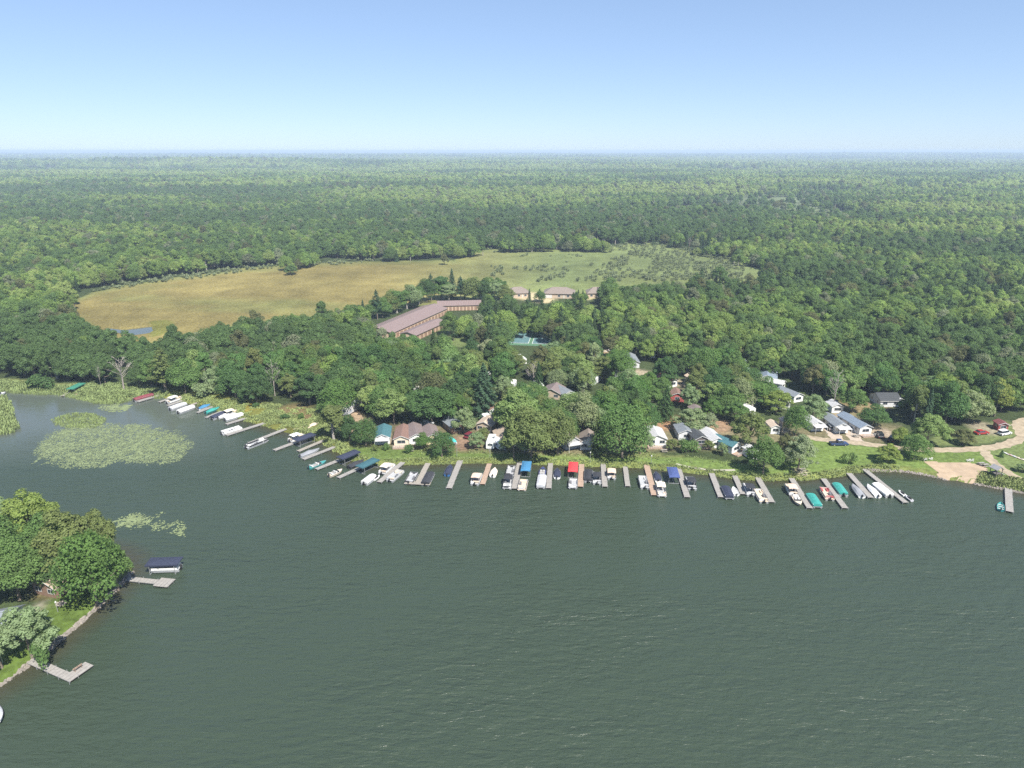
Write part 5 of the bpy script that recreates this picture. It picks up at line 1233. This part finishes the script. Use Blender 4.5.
grass([(340, 440), (480, 452), (640, 456), (760, 464), (850, 462), (900, 466), (900, 476), (840, 484), (740, 486), (640, 474), (480, 470), (350, 470)], 4000, .38, GR3, 'rough grass along the waterline behind the docks', cond=lambda s: (s > -.4) & (s < 2.8), width=.09)
grass([(340, 440), (480, 450), (640, 452), (760, 460), (800, 470), (740, 480), (640, 470), (480, 466), (350, 466)], 1200, .3, GR3, 'greener tufts on the slope above the docks', cond=lambda s: (s > 5) & (s < 14), width=.10, thr=.5)
grass([(980, 470), (1040, 470), (1040, 500), (975, 486)], 900, .6, GR2, 'rough grass beside the farthest right dock', cond=lambda s: (s > .2) & (s < 8), width=.09)
MEAD = mat('meadow_scrub', (.165, .20, .10), .9, .3, .1)
# willow scrub in the wet end of the meadow
sx_ = rng.uniform(490, 752, 2600); sy_ = rng.uniform(243, 282, 2600); kk = in_poly(sx_, sy_, MEADOW) & (fbm(sx_*.05, sy_*.16, 31, 3)+np.clip((sx_-600)/700, -.1, .12)+rng.normal(size=2600)*.05 > .53)
sx_, sy_ = sx_[kk][:900], sy_[kk][:900]
ex_, ey_ = rng.uniform(80, 760, 9000), rng.uniform(240, 325, 9000); ed_ = sdf(ex_, ey_, MEADOW)
kk = (ed_ > -1.5) & (ed_ < 3.2+5*(fbm(ex_*.05, ey_*.2, 33, 3)-.4)) & (ey_ < 250+np.clip((480-ex_)/480, 0, 1)*52+np.clip((ex_-700)/4, 0, 14)); ex_, ey_ = ex_[kk][:520], ey_[kk][:520]
sx_ = np.concatenate([sx_, ex_]); sy_ = np.concatenate([sy_, ey_])
q = []; src = VAR['shrub_a'][0]; co = np.empty(len(src.vertices)*3, np.float32); src.vertices.foreach_get('co', co); co = co.reshape(-1, 4, 3)[::4]
for x, y in zip(sx_, sy_):
    p = P(x, y); k = random.uniform(.3, .8); q.append(((co-co.mean(1, keepdims=True))*1.8+co.mean(1, keepdims=True))*np.array([k, k, k*random.uniform(.8, 1.7)])+np.array([p.x, p.y, LAND]))
tag(link('willow_scrub', mesh_quads('willow_scrub', np.concatenate(q)), MEAD), 'low willow scrub dotted over the wet end of the meadow', 'scrub', kind='stuff')
grass([(170, 396), (260, 404), (330, 414), (348, 450), (300, 438), (240, 420)], 2500, .6, GR3, 'green tufts among the yellow growth on the left arm bank', cond=lambda s: (s > 1) & (s < 26), width=.12, thr=.5)

# ------------------------------------------------------------------ hand-placed plants (foot x, foot y, crown width, crown top; pixels of the photograph)
HAND = [
 (97, 606, 64, 520, 'round_b', 'bright green', 'broad bright green tree at the tip of the near peninsula'),
 (118, 588, 34, 532, 'airy_b', 'mid green', 'feathery willow-like tree at the waterline of the peninsula tip'),
 (72, 578, 56, 494, 'round_c', 'olive green', 'dull olive tree in the middle of the near peninsula'),
 (100, 566, 44, 505, 'wide_b', 'olive green', 'dull leaning tree behind the bright peninsula tree'),
 (20, 600, 56, 528, 'round_a', 'mid green', 'dark dense tree beside the tan roof on the peninsula'),
 (38, 552, 52, 478, 'airy_a', 'yellow green', 'yellow-tinged tree at the far shore of the peninsula'),
 (8, 545, 34, 486, 'airy_b', 'grey green', 'thin grey tree at the far left of the peninsula'),
 (-8, 575, 60, 505, 'round_b', 'mid green', 'leafy tree cut by the left frame edge on the peninsula'),
 (50, 560, 44, 505, 'round_a', 'mid green', 'green tree in the back row of the peninsula'),
 (56, 590, 30, 548, 'round_b', 'dark green', 'dark tree behind the tan roof on the peninsula'),
 (-14, 610, 40, 560, 'round_a', 'deep green', 'dark tree half outside the left edge above the orange patch'),
 (82, 590, 34, 545, 'round_c', 'deep green', 'dark tree just left of the bright peninsula tip tree'),
 (24, 560, 44, 512, 'round_c', 'mid green', 'mid green tree just below the yellow-tinged peninsula tree'),
 (32, 655, 58, 596, 'airy_b', 'grey green', 'silvery airy tree over the near peninsula lawn'),
 (44, 664, 20, 640, 'shrub_a', 'mid green', 'small shrub below the silvery tree on the peninsula'),
 (2, 668, 40, 615, 'airy_a', 'grey green', 'silvery tree half outside the left edge of the photo'),
 # left arm of the shore, left to right
 (42, 388, 22, 374, 'shrub_a', 'deep green', 'dark bush on the reedy bank at the far left'),
 (124, 390, 26, 358, 'bare_a', 'bleached grey', 'grey leafless tree on the bank behind the left cove'),
 (101.5, 388, 5, 366, 'bare_b', 'bleached grey', 'short bleached dead snag beside the left cove'),
 (152, 388, 26, 352, 'round_c', 'mid green', 'round tree just left of the bare-trunk tree on the left arm'),
 (166, 392, 30, 346, 'pine_a', 'olive green', 'tall tree with two bare trunks above the left end dock'),
 (186, 394, 34, 352, 'round_a', 'mid green', 'rounded green tree above the first pontoon boats on the left arm'),
 (206, 397, 20, 380, 'shrub_a', 'grey green', 'pale green bush above the blue and green boats'),
 (216, 392, 26, 360, 'airy_a', 'grey green', 'pale-topped tree above the blue and green boats'),
 (236, 398, 34, 362, 'round_b', 'deep green', 'dark tree above the navy covered boat on the left arm'),
 (257, 403, 34, 370, 'wide_a', 'dark green', 'low dark spreading tree left of the bare dirt patch'),
 (275, 396, 16, 362, 'bare_a', 'bleached grey', 'bleached dead tree beside the dirt patch'),
 (291, 397, 22, 368, 'airy_a', 'olive green', 'olive tree just right of the bleached dead tree'),
 (310, 404, 34, 364, 'round_c', 'dark green', 'dark tree behind the boat ramp'),
 (338, 414, 40, 374, 'round_b', 'bright green', 'bright round tree left of the parked dark car'),
 (334, 440, 32, 396, 'tall_a', 'olive green', 'olive tree standing right above the boat ramp'),
 (350, 441, 22, 410, 'round_a', 'dark green', 'dark tree squeezed beside the mobile home under the boat ramp tree'),
 (366, 446, 26, 414, 'round_b', 'deep green', 'dense dark round tree left of the teal-roofed cabin'),
 (394, 424, 36, 380, 'round_c', 'light green', 'light green tree behind the teal-roofed cabin'),
 (432, 424, 58, 380, 'wide_b', 'deep green', 'big spreading dark tree behind the mauve-roofed cabins'),
 (423, 449, 17, 430, 'round_a', 'bright green', 'small bright tree in front of the mauve-roofed cabin'),
 (442, 457, 26, 427, 'round_b', 'deep green', 'dense green tree left of the turquoise boat cover'),
 (409, 453, 9, 443, 'shrub_a', 'deep green', 'small dark bush in front of the brown-roofed cabin'),
 (375, 451, 6, 444, 'shrub_b', 'olive green', 'tiny bush in front of the teal-roofed cabin'),
 (386, 450, 7, 443, 'shrub_b', 'mid green', 'tiny bush in front of the cream cabin porch'),
 (464, 434, 24, 402, 'airy_b', 'grey green', 'grey-green tree behind the turquoise boat cover'),
 (476, 448, 18, 428, 'airy_a', 'grey green', 'small grey-green tree right of the turquoise boat cover'),
 (484, 414, 34, 364, 'spruce_a', 'blue green', 'dark broad spruce standing in the middle of the camp'),
 (483, 442, 14, 424, 'airy_a', 'olive green', 'thin olive tree in front of the white camper'),
 (518, 436, 48, 378, 'round_c', 'light green', 'tall pale green tree towering over the tan roof'),
 (502, 428, 22, 398, 'airy_a', 'yellow green', 'yellow-green tree just right of the small brown shed roof'),
 (531, 458, 58, 398, 'wide_a', 'olive green', 'massive dull olive tree on the lawn above the black pontoon'),
 (514, 458, 30, 420, 'airy_a', 'grey green', 'grey low tree at the left foot of the massive olive tree'),
 (558, 454, 38, 402, 'round_a', 'olive green', 'olive tree just left of the two brown gables'),
 (575, 424, 42, 386, 'round_b', 'light green', 'bright tree behind the two brown gables'),
 (597, 456, 20, 414, 'spruce_b', 'olive green', 'narrow olive conifer right of the two brown gables'),
 (622, 458, 54, 396, 'round_b', 'mid green', 'large round green tree left of the white-roofed cabin'),
 (607, 430, 44, 386, 'round_a', 'bright green', 'bright tree behind the large round shore tree'),
 (640, 454, 26, 420, 'airy_b', 'grey green', 'grey thin tree touching the white-roofed cabin'),
 (665, 420, 22, 386, 'spruce_a', 'dark green', 'dark conifer behind the white-roofed cabin'),
 (691, 431, 34, 402, 'airy_b', 'grey green', 'pale tree behind the grey-roofed cabin'),
 (707, 432, 20, 408, 'airy_a', 'silvery green', 'whitish leaning tree between the grey and white cabins'),
 (672, 450, 13, 436, 'airy_a', 'olive green', 'small olive tree right of the white-roofed cabin'),
 (688, 452, 18, 438, 'shrub_a', 'mid green', 'rounded bush in front of the grey-roofed cabin'),
 (708, 450, 12, 438, 'airy_a', 'olive green', 'little tree in front of the cabin with the red patio'),
 (722, 455, 12, 440, 'airy_b', 'grey green', 'little grey tree in front of the plain white cabin'),
 (748, 448, 36, 402, 'airy_a', 'olive green', 'olive tree just right of the teal-roofed shore cabin'),
 (763, 474, 36, 430, 'round_a', 'mid green', 'dense shore tree right of the teal-roofed shore cabin'),
 (784, 462, 20, 428, 'airy_a', 'brownish green', 'dull brownish tree between two shore trees'),
 (798, 470, 34, 426, 'airy_b', 'silvery green', 'silvery shore tree at the left end of the open lawn'),
 (795, 436, 26, 400, 'round_b', 'mid green', 'green tree left of the small white-gabled cabin'),
 (812, 420, 30, 388, 'airy_b', 'grey green', 'grey-green tree behind the small white-gabled cabin'),
 (776, 412, 30, 384, 'airy_a', 'yellow green', 'yellowish tree in front of the big grey-roofed house'),
 (833, 410, 18, 372, 'bare_b', 'bleached grey', 'tall bleached dead tree behind the white-gabled cabins'),
 (849, 464, 14, 452, 'shrub_a', 'light green', 'light bush on the lawn beside the long dock'),
 (887, 462, 26, 440, 'airy_b', 'yellow green', 'feathery yellow-green tree on the open lawn'),
 (914, 459, 30, 430, 'round_b', 'mid green', 'compact round tree beside the gravel road'),
 (927, 446, 36, 406, 'airy_b', 'light green', 'ragged light green tree behind the compact round tree'),
 (899, 444, 18, 424, 'round_a', 'yellow green', 'bright yellow-green bush right of the parked black cars'),
 (1001, 457, 6, 450, 'spruce_b', 'deep green', 'tiny evergreen beside the curved gravel lane'),
 (962, 444, 22, 425, 'airy_b', 'brownish green', 'brownish thicket left of the red shed yard'),
 (1022, 472, 14, 462, 'airy_a', 'grey green', 'pale bush at the right frame edge below the playground'),
 (872, 427, 30, 400, 'round_a', 'deep green', 'dark tree just behind the long blue-grey cabin'),
 (852, 412, 30, 384, 'wide_b', 'mid green', 'spreading tree above the bare ground behind the cabins'),
 (256, 407, 7, 402, 'shrub_b', 'deep green', 'tiny dark bush on the left bank'),
 (285, 419, 8, 413, 'shrub_b', 'deep green', 'dark little bush on the yellow bank left of the ramp'),
 (301, 419, 6, 413, 'shrub_b', 'bright green', 'green little bush just above the boat ramp'),
 (243, 403, 6, 398, 'shrub_b', 'mid green', 'small bush above the white left arm boats'),
]
for bx, by, w_, ty, var, tone, note in HAND: tree_px(bx, by, w_, ty, var, tone, note)
# the tree line between the storage buildings and the meadow, and the one along the houses
g_ = random.Random(12)
for k in range(48):
    bx = 350+k*5.5+g_.uniform(-3, 3); by = float(np.interp(bx, [352, 380, 410, 437, 445, 500, 620], [330, 319, 309.5, 301, 302, 303.5, 301]))-g_.uniform(0, 4)
    if by > 299 and 508 < bx < 606: by = g_.uniform(300.5, 304); ht = g_.uniform(10, 14)
    else: ht = g_.uniform(21, 30)
    if abs(bx-519) < 9 or abs(bx-559) < 13 or abs(bx-597) < 8: continue
    var = g_.choice(['round_a', 'round_b', 'round_c', 'wide_b', 'tall_a', 'tall_b', 'airy_a', 'pine_a', 'round_b', 'round_a', 'spruce_a']); con = var[:2] in ('pi', 'sp')
    tree_px(bx, by, (ht*.62 if con else ht*.85)*g_.uniform(.8, 1.1)*(.72 if con else 1), by-ht*(1.02 if con else 1), var, 'blue green' if con else g_.choice(['deep green', 'dark green', 'mid green', 'olive green', 'grey green', 'mid green']))

# trees standing among the cabins right of centre
for bx, by, w_, h_ in ((640, 404, 30, 36), (652, 411, 26, 30), (660, 400, 24, 32), (697, 399, 28, 34), (711, 404, 26, 28), (727, 413, 30, 34), (741, 399, 28, 36), (751, 408, 28, 32), (722, 391, 26, 32), (704, 380, 26, 32),
                       (735, 423, 26, 28), (762, 404, 24, 30), (648, 394, 24, 30), (689, 409, 24, 28), (620, 378, 26, 34), (663, 378, 24, 28), (692, 376, 24, 30), (732, 384, 28, 34), (748, 390, 24, 30), (602, 380, 26, 32), (582, 392, 26, 30),
                       (712, 420, 22, 24), (628, 392, 26, 30), (535, 404, 26, 28), (540, 420, 26, 30), (505, 402, 24, 30), (470, 412, 24, 30), (455, 400, 26, 32), (515, 374, 24, 28)):
    tree_px(bx+g_.uniform(-1, 1), by, w_*g_.uniform(.9, 1.15), by-h_*g_.uniform(.9, 1.1), g_.choice(['round_a', 'round_b', 'round_c', 'airy_a', 'tall_a', 'wide_b', 'airy_b']), g_.choice(['mid green', 'light green', 'olive green', 'grey green', 'deep green', 'mid green', 'bright green']))

# ------------------------------------------------------------------ the woods
EDGE = [(-400, 372), (0, 374), (50, 380), (100, 384), (150, 388), (215, 392), (262, 399), (300, 398), (330, 402), (372, 416), (420, 418), (452, 430), (500, 436), (560, 440), (600, 440),
        (650, 434), (700, 434), (745, 436), (770, 440), (800, 430), (812, 402), (835, 402), (845, 398), (870, 398), (885, 412), (905, 428), (945, 436), (975, 426), (1000, 414), (1024, 412), (1400, 420)]
ex = [p[0] for p in EDGE]; ey = [p[1] for p in EDGE]
# what the photograph shows open between crowns (pixel boxes): no crown is planted in front of these
OPEN = [(372, 305, 447, 325), (418, 322, 438, 330), (437, 301, 482, 310), (446, 334, 472, 343), (507, 329, 549, 344), (511, 287, 528, 297), (531, 289, 545, 297), (546, 284, 573, 297),
        (588, 287, 603, 297), (542, 382, 577, 398), (627, 351, 640, 368), (640, 374, 664, 388), (667, 375, 682, 388), (672, 390, 686, 402), (752, 368, 806, 400), (792, 388, 806, 408), (262, 372, 280, 388), (268, 380, 276, 394),
        (340, 408, 362, 432), (780, 418, 792, 434), (884, 390, 902, 406), (842, 396, 876, 416), (825, 400, 845, 412), 
        (810, 408, 880, 436), (484, 368, 492, 376), (560, 372, 572, 381), (990, 415, 1024, 440), (118, 356, 128, 372),
        (470, 402, 497, 414), (968, 424, 984, 434), (442, 400, 452, 408), (350, 393, 364, 402), (600, 362, 608, 369), (587, 378, 596, 385), (694, 378, 702, 385), (712, 388, 721, 396), (728, 396, 737, 404), (600, 345, 611, 351), (520, 358, 528, 364), (505, 384, 513, 391), (740, 360, 748, 366), (415, 384, 423, 391), (682, 366, 690, 372), (715, 402, 724, 409), (694, 410, 702, 417), (748, 408, 756, 415), (648, 352, 656, 358)]
def poisson(d0, d1, s, jit=.42):
    hw = lambda d: 1.02*d+25
    xs = np.arange(-hw(d1), hw(d1), s); ys = np.arange(d0, d1, s*.9); X, Y = np.meshgrid(xs, ys)
    X = X+rng.uniform(-jit, jit, X.shape)*s+(np.arange(len(ys)) % 2)[:, None]*s*.5; Y = Y+rng.uniform(-jit, jit, Y.shape)*s
    k = np.abs(X) < 1.02*Y+25; return X[k], Y[k]
def forest_mask(X, Y, hgt):
    px, py, s = proj(X, Y, LAND)
    m = py < np.interp(px, ex, ey)
    z_top = proj(X, Y, 13.0)[1]; z_open = proj(X, Y, 16.0)[1]
    # the tops must clear the meadow, the feet must be off it
    wx = (fbm(X/28, Y/28, 71, 3)-.5)*46; wy = (fbm(X/28, Y/28, 72, 3)-.5)*26
    inm = in_poly(px+wx, py+wy, MEADOW) | (in_poly(px, z_top, MEADOW) & in_poly(px, (py+z_top)/2, MEADOW) & (z_top > 268))
    m &= ~inm
    w = 3.6/s
    for a, b_, c, d in OPEN:
        x0 = np.maximum(px-w, a); x1 = np.minimum(px+w, c); y0 = np.maximum(z_open, b_); y1 = np.minimum(py-.2*(py-z_top), d)
        ar = np.clip(x1-x0, 0, None)*np.clip(y1-y0, 0, None)
        ta = (px+w-(px-w))*(py-z_top); sm = (c-a)*(d-b_) < 110; m &= ~((ar > .68*(c-a)*(d-b_)) if sm else (((ar > .30*(c-a)*(d-b_)) | (ar > .22*ta)) & (py > b_+1)))
    return m, px, py
cand = []
X, Y = poisson(190, 640, 6.4); m, px, py = forest_mask(X, Y, 14); cand.append((X[m], Y[m], 1.0))
X, Y = poisson(640, 1500, 7.8); m, px, py = forest_mask(X, Y, 14); cand.append((X[m], Y[m], 1.12))
nearX, nearY, _ = cand[0]
# keep clear of the hand-placed trees
hx = np.array([t['x'] for t in TREES]); hy = np.array([t['y'] for t in TREES]); hr = np.array([t['r'] for t in TREES])
dd = np.sqrt((nearX[:, None]-hx)**2+(nearY[:, None]-hy)**2); ok = (dd > hr*.32+1.9).all(1)
bx_ = [(o_.location.x, o_.location.y, 5.2 if o_['category'] in ('cabin', 'mobile home', 'house') else 3.5) for o_ in C.objects if o_.parent is None and o_.get('category') in ('cabin', 'mobile home', 'house', 'shed', 'camper trailer', 'car', 'pickup truck', 'boat', 'picnic table')]
for a_, b_, r_ in bx_:
    ok &= np.hypot(nearX-a_, nearY-b_-r_*.55) > r_
nearX = nearX[ok]; nearY = nearY[ok]
o = np.argsort(np.hypot(nearX, nearY)); nearX = nearX[o]; nearY = nearY[o]
px, py, _ = proj(nearX, nearY, LAND)
vis = (px > -25) & (px < 1049)
N_IND = 235
ind = np.where(vis)[0][:N_IND]
BL = ['round_a', 'round_b', 'round_c', 'wide_a', 'wide_b', 'tall_a', 'tall_b', 'airy_a', 'airy_b']
def species(x, y, g):
    """which variant grows here: pine and spruce stands by a patch noise"""
    c = fbm(x/160, y/110, 77, 3); u = g.random(len(x))
    v = g.choice(9, len(x), p=[.17, .17, .15, .10, .11, .08, .06, .10, .06])
    con = (c > .66) & (u < .6) | (u < .03)
    v = np.where(con, 9+g.integers(0, 4, len(x)), v)
    v = np.where((u > .994), 13, v)
    return v
NAMES = BL+['spruce_a', 'spruce_b', 'pine_a', 'pine_b', 'bare_a']
sp = species(nearX[ind], nearY[ind], rng)
TN = ['deep green', 'mid green', 'mid green', 'bright green', 'olive green', 'light green', 'grey green', 'dark green', 'deep green', 'yellow green', 'brownish green', 'silvery green']
TW = [.16, .17, .12, .09, .11, .09, .08, .06, .06, .025, .025, .01]
for i, s_ in zip(ind, sp):
    v = NAMES[s_]; k = rng.uniform(.72, 1.12)
    tone = 'bleached grey' if s_ == 13 else (['dark green', 'blue green', 'deep green'][rng.integers(3)] if s_ > 8 else TN[rng.choice(12, p=np.array(TW)/sum(TW))])
    tree(float(nearX[i]), float(nearY[i]), v, k, k*rng.uniform(.9, 1.12), tone, jit=.12)
rest = np.ones(len(nearX), bool); rest[ind] = False
pX = [nearX[rest], cand[1][0]]; pY = [nearY[rest], cand[1][1]]; pS = [np.full(rest.sum(), .92), np.full(len(cand[1][0]), 1.02)]
for d0, d1, s, k in ((1500, 3200, 13, 1.3), (3200, 6500, 24, 2.0), (6500, 11000, 46, 2.9)):
    X, Y = poisson(d0, d1, s); pX.append(X); pY.append(Y); pS.append(np.full(len(X), k))
FX = np.concatenate(pX); FY = np.concatenate(pY); FS = np.concatenate(pS)
D = np.hypot(FX, FY)
# small clearings and open marsh far out
clr = fbm(FX/230, FY/160, 91, 3); far = (D > 1000)
keep = ~(far & (clr > .63+.03*rng.random(len(FX))) & (rng.random(len(FX)) < .93)); FX, FY, FS, D = FX[keep], FY[keep], FS[keep], D[keep]
for cx, cy, rx, ry in ((263, 213, 20, 1.2),):
    qx, qy, _ = proj(FX, FY, LAND); k = ((qx-cx)/rx)**2+((qy-cy)/ry)**2 > 1; FX, FY, FS, D = FX[k], FY[k], FS[k], D[k]
FZ = height(FX, FY)
FV = species(FX, FY, rng)
FS = FS*rng.uniform(.68, 1.2, len(FX))*np.where(FV > 8, .74, 1)
# leaf colour of each tree: stands of one kind, mixed with strays
pal = np.array([(.100, .152, .064), (.136, .198, .070), (.172, .236, .078), (.212, .270, .092), (.250, .290, .120), (.190, .205, .145), (.130, .135, .070)])
pa = fbm(FX/210, FY/150, 131, 4); pb = fbm(FX/700, FY/420, 137, 3)
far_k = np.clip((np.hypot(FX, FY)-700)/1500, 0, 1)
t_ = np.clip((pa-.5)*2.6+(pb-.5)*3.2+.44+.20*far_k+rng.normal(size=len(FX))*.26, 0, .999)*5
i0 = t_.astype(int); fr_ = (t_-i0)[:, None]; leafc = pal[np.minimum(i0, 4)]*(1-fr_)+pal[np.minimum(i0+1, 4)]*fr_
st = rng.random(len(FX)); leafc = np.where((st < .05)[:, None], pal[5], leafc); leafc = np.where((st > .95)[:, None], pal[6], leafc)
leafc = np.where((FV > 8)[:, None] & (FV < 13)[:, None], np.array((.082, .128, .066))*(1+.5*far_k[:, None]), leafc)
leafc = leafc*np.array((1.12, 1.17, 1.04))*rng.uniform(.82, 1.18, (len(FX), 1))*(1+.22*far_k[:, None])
me = bpy.data.meshes.new('distant_forest'); me.vertices.add(len(FX))
me.vertices.foreach_set('co', np.stack([FX, FY, FZ-.3], -1).astype(np.float32).ravel())
for nm, arr, ty in (('kind_index', FV.astype(np.int32), 'INT'), ('turn', rng.uniform(0, 6.28, len(FX)).astype(np.float32), 'FLOAT'), ('size', FS.astype(np.float32), 'FLOAT')):
    a = me.attributes.new(nm, ty, 'POINT'); a.data.foreach_set('value', arr)
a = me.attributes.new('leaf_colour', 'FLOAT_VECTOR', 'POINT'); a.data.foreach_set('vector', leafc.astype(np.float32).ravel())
forest = bpy.data.objects.new('forest', me); C.objects.link(forest)
tag(forest, 'endless mixed green forest stretching to the horizon', 'forest', kind='stuff')
SRC = {}
for o_ in C.objects:
    if o_.type == 'MESH' and o_.parent:
        for k, (cm, tm, *_r) in VAR.items():
            if o_.data is cm: SRC.setdefault(k, [None, None])[0] = o_
            if o_.data is tm: SRC.setdefault(k, [None, None])[1] = o_
gt = bpy.data.node_groups.new('forest_scatter', 'GeometryNodeTree')
gt.interface.new_socket('Geometry', in_out='INPUT', socket_type='NodeSocketGeometry'); gt.interface.new_socket('Geometry', in_out='OUTPUT', socket_type='NodeSocketGeometry')
N_ = gt.nodes; L_ = gt.links; gi = N_.new('NodeGroupInput'); gout = N_.new('NodeGroupOutput'); jn = N_.new('GeometryNodeJoinGeometry')
def named(nm, ty):
    q = N_.new('GeometryNodeInputNamedAttribute'); q.data_type = ty; q.inputs['Name'].default_value = nm; return [s for s in q.outputs if s.enabled and s.name == 'Attribute'][0]
ki = named('kind_index', 'INT'); tu = named('turn', 'FLOAT'); si = named('size', 'FLOAT')
cr = N_.new('ShaderNodeCombineXYZ'); L_.new(tu, cr.inputs['Z'])
er = N_.new('FunctionNodeEulerToRotation'); L_.new(cr.outputs[0], er.inputs[0])
for i, k in enumerate(NAMES):
    if k not in SRC: continue
    j2 = N_.new('GeometryNodeJoinGeometry')
    for part_i, o_ in enumerate(SRC[k]):
        oi = N_.new('GeometryNodeObjectInfo'); oi.inputs['Object'].default_value = o_; oi.transform_space = 'ORIGINAL'
        if part_i == 0 and k[:4] != 'bare':
            sm = N_.new('GeometryNodeSetMaterial'); sm.inputs['Material'].default_value = LEAF_F
            L_.new(oi.outputs['Geometry'], sm.inputs['Geometry']); L_.new(sm.outputs[0], j2.inputs[0])
        else: L_.new(oi.outputs['Geometry'], j2.inputs[0])
    cmp_ = N_.new('FunctionNodeCompare'); cmp_.data_type = 'INT'; cmp_.operation = 'EQUAL'
    ins = [s for s in cmp_.inputs if s.enabled]; L_.new(ki, ins[0]); ins[1].default_value = i
    ip = N_.new('GeometryNodeInstanceOnPoints'); L_.new(gi.outputs[0], ip.inputs['Points']); L_.new(cmp_.outputs[0], ip.inputs['Selection'])
    L_.new(j2.outputs[0], ip.inputs['Instance'])
    L_.new(er.outputs[0], ip.inputs['Rotation']); L_.new(si, ip.inputs['Scale']); L_.new(ip.outputs[0], jn.inputs[0])
L_.new(jn.outputs[0], gout.inputs[0])
md = forest.modifiers.new('scatter', 'NODES'); md.node_group = gt
print('trees', len(TREES), 'forest', len(FX))

# ------------------------------------------------------------------ words for the woods
MARKS = []
for o_ in list(C.objects):
    if o_.parent is None and o_.get('label') and o_.get('category') in ('cabin', 'mobile home', 'house', 'shed', 'dock', 'storage building', 'sports court', 'camper trailer', 'play structure', 'pickup truck'):
        q = proj(o_.location.x, o_.location.y, LAND)
        if -10 < q[0] < 1034: MARKS.append((o_.location.x, o_.location.y, o_['label'], o_['category'], q[0], q[1]))
SHORT = {}
def shorten(lb):
    w = lb.split(); return ' '.join(w[:w.index(next((k for k in w if k.rstrip(',') in CUT), w[-1]))] if any(k.rstrip(',') in CUT for k in w[3:]) else w[:6])
for t in TREES:
    if t['note']: continue
    best = min(MARKS, key=lambda m: math.hypot(m[0]-t['x'], m[1]-t['y']))
    t['mk'] = best
LM = {}
def phrase(m):
    lb = m[2].rstrip('.'); w = lb.split()
    # cut at the first linking word after the noun, keep it short
    stop = {'with', 'behind', 'beside', 'between', 'right', 'left', 'near', 'at', 'in', 'on', 'among', 'under', 'above', 'below', 'deep', 'whose', 'carrying', 'hidden', 'turned', 'parked', 'set', 'running', 'standing', 'half', 'farthest', 'from', 'crowded', 'a'}
    k = len(w)
    for i in range(3, len(w)):
        if w[i].strip(',') in stop: k = i; break
    s = ' '.join(w[:k]).rstrip(','); return s
cnt = {}
for m in MARKS: cnt.setdefault(phrase(m), []).append(m)
for t in TREES:
    e = t['o']; cat = {'broadleaf_tree': 'tree', 'birch_tree': 'tree', 'spruce_tree': 'conifer', 'pine_tree': 'conifer', 'dead_tree': 'dead tree', 'shrub': 'shrub'}[t['kind']]
    e['category'] = cat
    e['group'] = {'tree': 'broadleaf trees around the camp and shore', 'conifer': 'conifers among the camp trees', 'dead tree': 'dead standing trees', 'shrub': 'shrubs along the shore'}[cat]
    if t['note']: e['label'] = t['note']; continue
    m = t['mk']; ph = phrase(m)
    dx = t['px']-m[4]; dy = t['base']-m[5]; dd = math.hypot(t['x']-m[0], t['y']-m[1])
    side = 'left' if dx < 0 else 'right'
    if dd < 14: rel = 'close behind' if abs(dx) < 14 and dy < 0 else ('right in front of' if abs(dx) < 12 else 'close %s of' % side)
    elif abs(dx) < 18: rel = 'behind' if dy < 0 else 'in front of'
    elif dd < 32: rel = 'a little behind and %s of' % side if dy < -4 else 'a little %s of' % side
    else: rel = 'deeper in the woods, behind and %s of' % side if dy < 0 else 'some way %s of' % side
    noun = {'broadleaf_tree': 'broadleaf tree', 'birch_tree': 'slender tree', 'spruce_tree': 'spruce', 'pine_tree': 'pine', 'dead_tree': 'dead tree'}[t['kind']]
    size = 'tall' if t['h'] > 14.5 else ('low' if t['h'] < 11 else 'medium')
    if t['kind'] == 'dead_tree': t['parts_'] = (size+' bleached', noun, rel, ph)
    else: t['parts_'] = ('%s %s' % (size, t['tone']), noun, rel, ph)
groups = {}
for t in TREES:
    if not t['note']: groups.setdefault(t['parts_'], []).append(t)
ORD = ['nearest', 'second nearest', 'third nearest', 'fourth nearest', 'fifth nearest', 'sixth nearest', 'seventh nearest', 'eighth nearest']
for (a_, n_, r_, p_), ts in groups.items():
    ts.sort(key=lambda t: t['d'])
    for i, t in enumerate(ts):
        lb = '%s %s %s the %s' % (a_, n_, r_, p_)
        if len(ts) > 1: lb = '%s %s' % (ORD[min(i, 7)], lb)
        w = lb.split()
        t['o']['label'] = ' '.join(w[:16])
by_lb = {}
for t in TREES: by_lb.setdefault(t['o']['label'], []).append(t)
for lb, ts in by_lb.items():
    if len(ts) > 1:
        ts.sort(key=lambda t: t['px'])
        for t, w_ in zip(ts, ['left-hand', 'right-hand'] if len(ts) == 2 else ['leftmost', 'second from left', 'third from left', 'fourth from left', 'fifth from left', 'sixth from left', 'seventh from left']):
            t['o']['label'] = ' '.join(('%s %s' % (w_, lb)).split()[:16])
print('labels', len({t['o']['label'] for t in TREES}), len(TREES))

# ------------------------------------------------------------------ air
mb = MB(); mb.box((0, 15500, 46.5), (62000, 37000, 99)); hz_ = mb.mesh('haze')
hm = bpy.data.materials.new('haze'); hm.use_nodes = True; n = hm.node_tree.nodes; n.remove(n['Principled BSDF'])
pv = n.new('ShaderNodeVolumePrincipled'); pv.inputs['Density'].default_value = HAZE_DENSITY; pv.inputs['Color'].default_value = (.64, .80, 1.0, 1)
hm.node_tree.links.new(pv.outputs[0], n['Material Output'].inputs['Volume'])
tag(link('haze', hz_, hm), 'thin pale blue summer haze over the forest', 'haze', kind='stuff')
